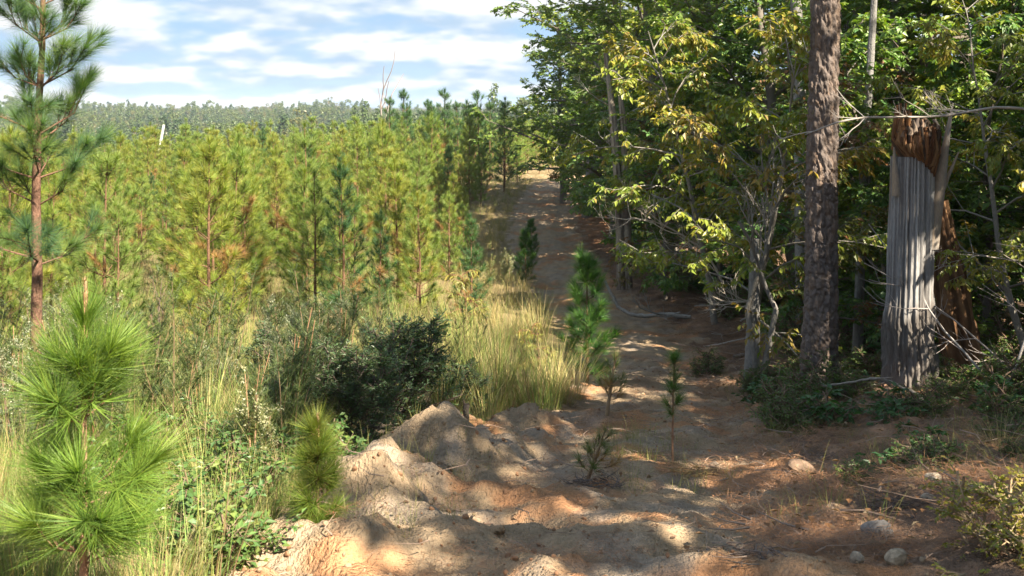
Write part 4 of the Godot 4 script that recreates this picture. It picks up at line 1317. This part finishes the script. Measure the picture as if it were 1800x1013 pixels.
	for a in [[-1.7, 6.6, "low leafy green plant beside the cream-plumed weeds"], [-2.0, 7.2, "low leafy green plant behind the cream-plumed weeds"], [-1.5, 5.6, "low leafy green plant left of the small bushy sapling"], [-1.3, 4.5, "low leafy green plant by the bottom edge, next to the nearest sapling"], [-2.4, 6.4, "low leafy green plant in the grass right of the nearest sapling"], [-1.75, 5.0, "low leafy green plant just behind the nearest sapling"], [-2.6, 7.8, "low leafy green plant in the middle of the weed belt"], [-1.25, 6.9, "low leafy green plant against the sand bank"]]:
		put(und, "leafy_plant", a[2], "plant", a[0], a[1], a[0] * 7.0, 0.9)
	# right-hand front shrub, yellow-green with pale stems
	var ys := broadleaf(450, {"h": 0.55, "r": 0.01, "base": 0.2, "crad": 0.28, "limbs": 9, "subs": 3, "twigs": 3, "leaves": 8, "leaf": 0.026, "lw": 0.6, "twig": 0.08, "stems": 4, "pal": [Vector3(0.28, 0.26, 0.04), Vector3(0.2, 0.22, 0.04), Vector3(0.34, 0.28, 0.06)], "droop": 0.1, "bark": Vector3(0.36, 0.27, 0.17)})
	put(ys, "shrub", "yellow-green small-leaved shrub with pale stems, nearest corner of the bank", "shrub", 2.12, 4.35, 0.0, 1.0)
	# leafy plants on the wood's edge
	var seed1 := broadleaf(460, {"h": 0.4, "r": 0.008, "base": 0.2, "crad": 0.26, "limbs": 7, "subs": 3, "twigs": 2, "leaves": 4, "leaf": 0.075, "lw": 0.5, "twig": 0.06, "stems": 2, "pal": [Vector3(0.045, 0.1, 0.035), Vector3(0.06, 0.13, 0.04)], "droop": 0.2, "bark": Vector3(0.2, 0.14, 0.1)})
	var seed2 := broadleaf(461, {"h": 0.5, "r": 0.008, "base": 0.1, "crad": 0.35, "limbs": 12, "subs": 3, "twigs": 3, "leaves": 6, "leaf": 0.035, "lw": 0.45, "twig": 0.08, "stems": 4, "pal": [Vector3(0.07, 0.12, 0.035), Vector3(0.1, 0.15, 0.03)], "droop": 0.15, "bark": Vector3(0.2, 0.14, 0.1)})
	var low := [[seed1, 2.42, 6.75, 0.9, "oak seedling with few broad dark leaves on the near bank"], [seed2, 2.2, 6.5, 0.5, "small fine-leaved bush beside the oak seedling"], [seed1, 3.0, 9.2, 1.1, "broad-leaved seedling in front of the bleached stick"], [seed1, 3.35, 9.0, 0.9, "broad-leaved seedling below the bleached stick's middle"], [seed2, 2.75, 10.2, 0.9, "low green bush at the foot of the tall pine, track side"], [seed2, 2.55, 9.7, 0.7, "low green bush at the bank's edge before the tall pine"], [seed2, 4.35, 8.9, 0.8, "leafy bush before the foot of the broken snag"], [seed1, 4.6, 9.3, 1.2, "broad-leaved seedling just past the snag's foot"], [seed2, 3.0, 12.0, 1.0, "green bush behind the tall pine's foot"], [seed2, 2.75, 14.5, 0.9, "green bush on the wood floor behind the short grey trunk"], [seed2, 3.9, 12.5, 1.3, "bright green bush in the gap between tall pine and snag"], [seed1, 4.9, 8.6, 1.0, "seedling at the edge of view below the vines"], [seed2, 5.0, 9.9, 1.2, "bush under the vines past the snag"]]
	for a in low:
		put(a[0], "seedling", a[4], "plant", a[1], a[2], R.randf() * TAU, a[3])
	R.seed = 4680
	for k in 34:
		var bd := rf(11.5, 27.0)
		var bx := curve(ROADX, bd) + curve(ROADW, bd) + rf(1.0, 7.0)
		var bs := rf(1.2, 2.4)
		var where := "between the tall pine and the snag" if bd < 15.0 else ("under the dogwoods" if bd < 20.0 else "near the dead twin trunks")
		put(seed2 if k % 3 else seed1, "undergrowth_bush", "green undergrowth bush on the wood floor %s" % where, "bush", bx, bd, R.randf() * TAU, bs, "undergrowth " + where)
	# stones
	var rocks := [[1.79, 5.02, Vector3(0.085, 0.065, 0.055), Vector3(0.2, 0.19, 0.19), "grey angular stone in the red clay"], [2.37, 5.75, Vector3(0.06, 0.035, 0.05), Vector3(0.42, 0.36, 0.28), "pale tan stone on the bank, farther of the pale pair"], [2.2, 5.4, Vector3(0.045, 0.03, 0.04), Vector3(0.45, 0.38, 0.29), "pale tan stone on the bank, nearer of the pale pair"], [1.68, 4.48, Vector3(0.06, 0.035, 0.05), Vector3(0.42, 0.33, 0.23), "pale flat stone at the bottom edge of the track"], [1.5, 4.45, Vector3(0.035, 0.03, 0.03), Vector3(0.4, 0.33, 0.25), "small pale stone beside the flat one at the bottom edge"], [1.95, 6.9, Vector3(0.11, 0.06, 0.09), Vector3(0.25, 0.17, 0.12), "brown clod beside the oak seedling"], [1.5, 7.6, Vector3(0.05, 0.035, 0.04), Vector3(0.22, 0.17, 0.13), "brown clod in the track beyond the larger one"]]
	for k in rocks.size():
		var a: Array = rocks[k]
		var o := single("stone", stone(600 + k, a[2], a[3]), M.stone, a[4], "stone", at(a[0], a[1], a[2].y * 0.75))
		o.rotation = Vector3(0.2, k * 1.3, -0.3)
	# larger clods and more small plants on the banks
	for k in 14:
		R.seed = 660 + k
		var cd := rf(4.6, 9.4)
		var cx := rf(-1.0, 0.3) if k < 8 else rf(1.2, 2.6)
		var cs := rf(0.025, 0.06)
		var co := single("soil_clod", stone(680 + k, Vector3(cs, cs * 0.6, cs * 0.85), Vector3(0.37, 0.265, 0.17) if k < 8 else Vector3(0.3, 0.18, 0.11)), M.soil, "%s clod of %s" % ["small" if cs < 0.042 else "large", "tan sand on the pushed-up bank" if k < 8 else "brown clay at the right rim of the track"], "clod", at(cx, cd, cs * 0.2), "clods on the bank" if k < 8 else "clods at the rim")
		co.rotation = Vector3(rf(-0.4, 0.4), rf(0, 6), rf(-0.4, 0.4))
	R.seed = 699
	for k in 22:
		var pd := rf(6.0, 11.5)
		var px := curve(ROADX, pd) + rf(1.3, 3.6)
		put(seed1 if k % 4 == 0 else seed2, "seedling", "%s seedling on the needle-strewn bank, %s" % ["broad-leaved" if k % 4 == 0 else "fine-leaved", "nearest part" if pd < 7.5 else ("before the snag" if pd < 9.5 else "around the tall pine's foot")], "plant", px, pd, R.randf() * TAU, rf(0.25, 0.7), "bank seedlings %d %d" % [int(k % 4 == 0), int(pd > 7.5) + int(pd > 9.5)])
	R.seed = 5150
	for k in 30:
		var ed := rf(9.2, 12.6)
		var ex := rf(2.45 + (ed - 9.2) * 0.1, 5.2)
		var ew := "left of the tall pine" if ex < 3.1 else ("between tall pine and snag" if ex < 4.0 else "about the snag's foot")
		put(seed2 if k % 5 else seed1, "undergrowth_bush", "low green growth at the wood's edge %s" % ew, "bush", ex, ed, R.randf() * TAU, rf(0.6, 1.25), "edge growth " + ew)
	# tangles of torn roots and twigs
	var heaps := [[2.1, 5.5, 0.2, "dark tangle of torn roots beside the pale stones"], [1.07, 4.6, 0.24, "dark tangle of torn roots at the bottom edge of the track"], [1.3, 7.3, 0.17, "tangle of brown dead twigs lying in the track"], [2.3, 7.9, 0.18, "dark root tangle on the rim before the wood"], [0.55, 6.75, 0.2, "grey-brown twig tangle under the leaning flattened sapling"]]
	for k in heaps.size():
		R.seed = 5200 + k
		var hp: Array = heaps[k]
		var ht := MB.new()
		for q in 90:
			var o: Vector3 = dirv(R.randf() * TAU, 0) * sqrt(R.randf()) * hp[2]
			var dv := dirv(R.randf() * TAU, rf(-0.3, 0.4))
			var b0 := at(hp[0] + o.x, hp[1] - o.z, rf(0.0, 0.05)) - at(hp[0], hp[1])
			ht.tube(PackedVector3Array([b0, b0 + dv * 0.05, b0 + (dv + dirv(R.randf() * TAU, 0.2) * 0.6) * rf(0.06, 0.13)]), rf(0.002, 0.005), 0.001, 4, K(Vector3(0.13, 0.1, 0.085) if k != 2 else Vector3(0.3, 0.19, 0.09), 0.35))
		single("root_tangle", ht.mesh(), M.twig, hp[3], "roots", at(hp[0], hp[1]))
	# stub of a snapped stem on top of the bank
	R.seed = 640
	var sb := MB.new()
	sb.tube(PackedVector3Array([Vector3(0, -0.1, 0), Vector3(0.005, 0.05, 0), Vector3(0.0, 0.1, 0), Vector3(0.012, 0.15, 0)]), 0.03, 0.024, 9, K(Vector3(0.09, 0.075, 0.065)))
	sb.tube(PackedVector3Array([Vector3(-0.01, 0.1, 0), Vector3(-0.018, 0.19, 0)]), 0.014, 0.003, 5, K(Vector3(0.12, 0.09, 0.07)))
	single("stem_stub", sb.mesh(), M.bark, "short dark snapped stub standing on top of the sand bank", "stub", at(-0.4, 8.85))

# ---------------------------------------------------------------- grass
func build_grass() -> void:
	var straw := [Vector3(0.4, 0.31, 0.15), Vector3(0.33, 0.27, 0.12), Vector3(0.26, 0.25, 0.08)]
	var mixg := [Vector3(0.16, 0.23, 0.05), Vector3(0.23, 0.27, 0.07), Vector3(0.33, 0.3, 0.13), Vector3(0.12, 0.19, 0.05), Vector3(0.2, 0.13, 0.07)]
	var greeng := [Vector3(0.1, 0.16, 0.035), Vector3(0.14, 0.19, 0.045), Vector3(0.19, 0.2, 0.07)]
	var tall := [grass_tuft(701, 130, 1.0, 0.12, 0.007, mixg, 0.35), grass_tuft(702, 130, 0.95, 0.13, 0.007, [mixg[1], straw[0], straw[1], mixg[0]], 0.45), grass_tuft(703, 110, 0.85, 0.1, 0.006, straw, 0.8)]
	R.seed = 720
	# single clumps along the rim of the track
	var spots := []
	for k in 26:
		var d := lerpf(10.2, 15.5, R.randf())
		var x := lerpf(-0.9, 0.75, R.randf())
		spots.append([x, d])
	for k in spots.size():
		var q: Array = spots[k]
		var kind := 2 if q[0] > 0.42 else R.randi() % 2
		var o := single("grass_clump", tall[kind], M.grass, ("straw-coloured arching grass clump at the rim of the track, %s" % ("nearer" if q[1] < 12.5 else "farther") if kind == 2 else "upright %s grass clump between dark shrub and track, %s" % [["green", "tan"][kind], "nearer rows" if q[1] < 12.0 else ("middle rows" if q[1] < 13.7 else "back rows")]), "grass clump", at(q[0], q[1]), ("arching straw clumps" if kind == 2 else "upright grass clumps by the track"))
		var s := rf(0.7, 1.05)
		o.basis = Basis(Vector3.UP, R.randf() * TAU).scaled(Vector3(s, s * rf(0.85, 1.1), s))
	# the rest of the field: uncountable
	var beds := [[], [], [], []]
	for k in 4600:
		var d := 3.6 + pow(R.randf(), 1.7) * 62.0
		var x0 := -0.55 * d - 1.5
		var x1 := curve(ROADX, d) - curve(ROADW, d) - 0.15
		if d < 9.5:
			x1 = minf(x1, -1.15)
		var x := lerpf(x0, x1, R.randf())
		var e := n_big.get_noise_2d(x * 2.0, d * 2.0)
		if d < 7.5 and e > 0.12:
			continue
		if d < 14.0 and e > -0.05 and R.randf() < 0.6:
			continue
		var kind := R.randi() % 2
		if x > x1 - 1.4 and d > 15.0:
			kind = 2 if R.randf() < 0.6 else 1
		if d < 9.0 and R.randf() < 0.5:
			kind = 3
		beds[kind].append(place(x, d, R.randf() * TAU, (rf(0.4, 1.0) if d > 7.0 else rf(0.25, 0.7)) * (1.0 + 0.6 * e), 0.0))
	var bed_mesh := [grass_tuft(711, 60, 0.9, 0.2, 0.008, mixg, 0.5), grass_tuft(712, 60, 0.85, 0.2, 0.008, [mixg[2], straw[1], greeng[1]], 0.6), grass_tuft(713, 70, 0.8, 0.16, 0.007, straw, 0.7), grass_tuft(714, 70, 0.6, 0.2, 0.006, greeng, 0.7)]
	var words := ["green field grass growing between the young pines", "mixed tan and green field grass between the young pines", "dry straw-coloured grass along the rim of the track", "low green grass in the near left corner"]
	for k in 4:
		scatter("grass", bed_mesh[k], M.grass, beds[k], words[k], "grass")
	# sparse grass on the bank and the track
	R.seed = 740
	var thin := []
	for k in 480:
		var d := rf(5.0, 14.0)
		var x := rf(curve(ROADX, d) + 0.9, curve(ROADX, d) + 3.4)
		if n_big.get_noise_2d(x * 3.0, d * 3.0) > 0.0:
			thin.append(place(x, d, R.randf() * TAU, rf(0.3, 0.65), 0.0))
	for k in 90:
		var bdd := rf(4.6, 9.6)
		thin.append(place(rf(-1.3, -0.1), bdd, R.randf() * TAU, rf(0.2, 0.5), 0.0))
	for k in 60:
		var d := rf(6.6, 9.6)
		thin.append(place(rf(0.75, 1.6), d, R.randf() * TAU, rf(0.25, 0.5), 0.0))
	scatter("sparse_grass", grass_tuft(715, 16, 0.5, 0.14, 0.005, [greeng[0], greeng[2], straw[2]], 0.7), M.grass, thin, "sparse thin grass on the bank beside the track", "grass")
	single("grass_clump", grass_tuft(716, 110, 0.42, 0.1, 0.004, [straw[0], straw[1]], 0.9), M.grass, "dry pale grass tuft on the bank in front of the vines", "grass clump", at(3.6, 7.55))

# ---------------------------------------------------------------- litter
func build_litter() -> void:
	# needle litter and twigs of the wood floor
	R.seed = 801
	var straw := MB.new()
	for k in 110:
		var p := Vector3(rf(-0.2, 0.2), rf(0.0, 0.018), rf(-0.2, 0.2))
		var dv := dirv(R.randf() * TAU, rf(-0.06, 0.12))
		straw.needle(p, p + dv * rf(0.1, 0.18), dv.cross(Vector3.UP).normalized() * 0.0016, K(pick([Vector3(0.26, 0.15, 0.09), Vector3(0.3, 0.15, 0.075), Vector3(0.19, 0.125, 0.09)]), 0.35))
	var leaves := MB.new()
	for k in 4:
		var p := Vector3(rf(-0.35, 0.35), rf(0.005, 0.02), rf(-0.25, 0.25))
		leaves.leaf(p, dirv(R.randf() * TAU, rf(-0.2, 0.3)), Vector3(rf(-0.4, 0.4), 1, rf(-0.4, 0.4)).normalized(), rf(0.03, 0.065), rf(0.018, 0.034), K(pick([Vector3(0.22, 0.12, 0.06), Vector3(0.27, 0.15, 0.075), Vector3(0.15, 0.085, 0.05), Vector3(0.3, 0.21, 0.12)]), 0.25))
	var twig := MB.new()
	for k in 3:
		var p := Vector3(rf(-0.3, 0.3), rf(0.005, 0.03), rf(-0.3, 0.3))
		var dv := dirv(R.randf() * TAU, rf(-0.05, 0.1))
		twig.tube(PackedVector3Array([p, p + dv * rf(0.08, 0.2), p + dv.rotated(Vector3.UP, rf(-0.5, 0.5)) * rf(0.2, 0.36)]), rf(0.002, 0.006), 0.0015, 4, K(Vector3(0.25, 0.2, 0.17), 0.35))
	var a := []
	var b := []
	var c := []
	for k in 7000:
		var d := 4.6 + pow(R.randf(), 1.5) * 45.0
		var rx := curve(ROADX, d) + curve(ROADW, d)
		var x := rx + rf(-0.5, 4.5) * (0.4 + R.randf())
		var t := place(x, d, R.randf() * TAU, rf(0.7, 1.4), -0.004)
		var g := R.randf()
		if g < 0.5:
			if n_big.get_noise_2d(x * 3.0, d * 3.0 + 20.0) > -0.12:
				a.append(t)
		elif g < 0.86:
			b.append(t)
		elif d > 9.0 or R.randf() < 0.35:
			c.append(t)
	for k in 620:   # a little of it on the track itself
		var d := rf(4.2, 16.0)
		var x := curve(ROADX, d) + rf(-1.3, 1.3)
		var t := place(x, d, R.randf() * TAU, rf(0.4, 0.9), -0.004)
		if k % 3 == 0:
			a.append(t)
		elif k % 3 == 1:
			b.append(t)
		else:
			c.append(t)
	scatter("pine_straw", straw.mesh(), M.grass, a, "fallen red-brown pine needles on the wood floor", "needle litter")
	scatter("fallen_leaves", leaves.mesh(), M.grass, b, "dry brown fallen leaves on the wood floor", "leaf litter")
	scatter("fallen_twigs", twig.mesh(), M.twig, c, "small fallen grey twigs on the wood floor", "twigs")
	# clods and pebbles of the churned sand
	R.seed = 830
	var clods := [[], []]
	for k in 5200:
		var d := 4.0 + pow(R.randf(), 1.4) * 11.0
		var x := curve(ROADX, d) + rf(-1.6, 1.5)
		if d < 9.0 and R.randf() < 0.4:
			x = rf(-1.2, 0.2)
		var s := 0.003 + 0.016 * pow(R.randf(), 6.0)
		clods[k % 2].append(Transform3D(Basis.from_euler(Vector3(rf(0, 3), rf(0, 6), rf(0, 3))).scaled(Vector3(s, s, s)), at(x, d, s * 0.25)))
	for k in 2:
		scatter("soil_clods", stone(840 + k, Vector3(1, 0.75, 0.9), [Vector3(0.4, 0.29, 0.19), Vector3(0.36, 0.2, 0.115)][k]), M.stone, clods[k], ["crumbs of tan sand on the track", "crumbs of red clay on the track"][k], "soil crumbs")
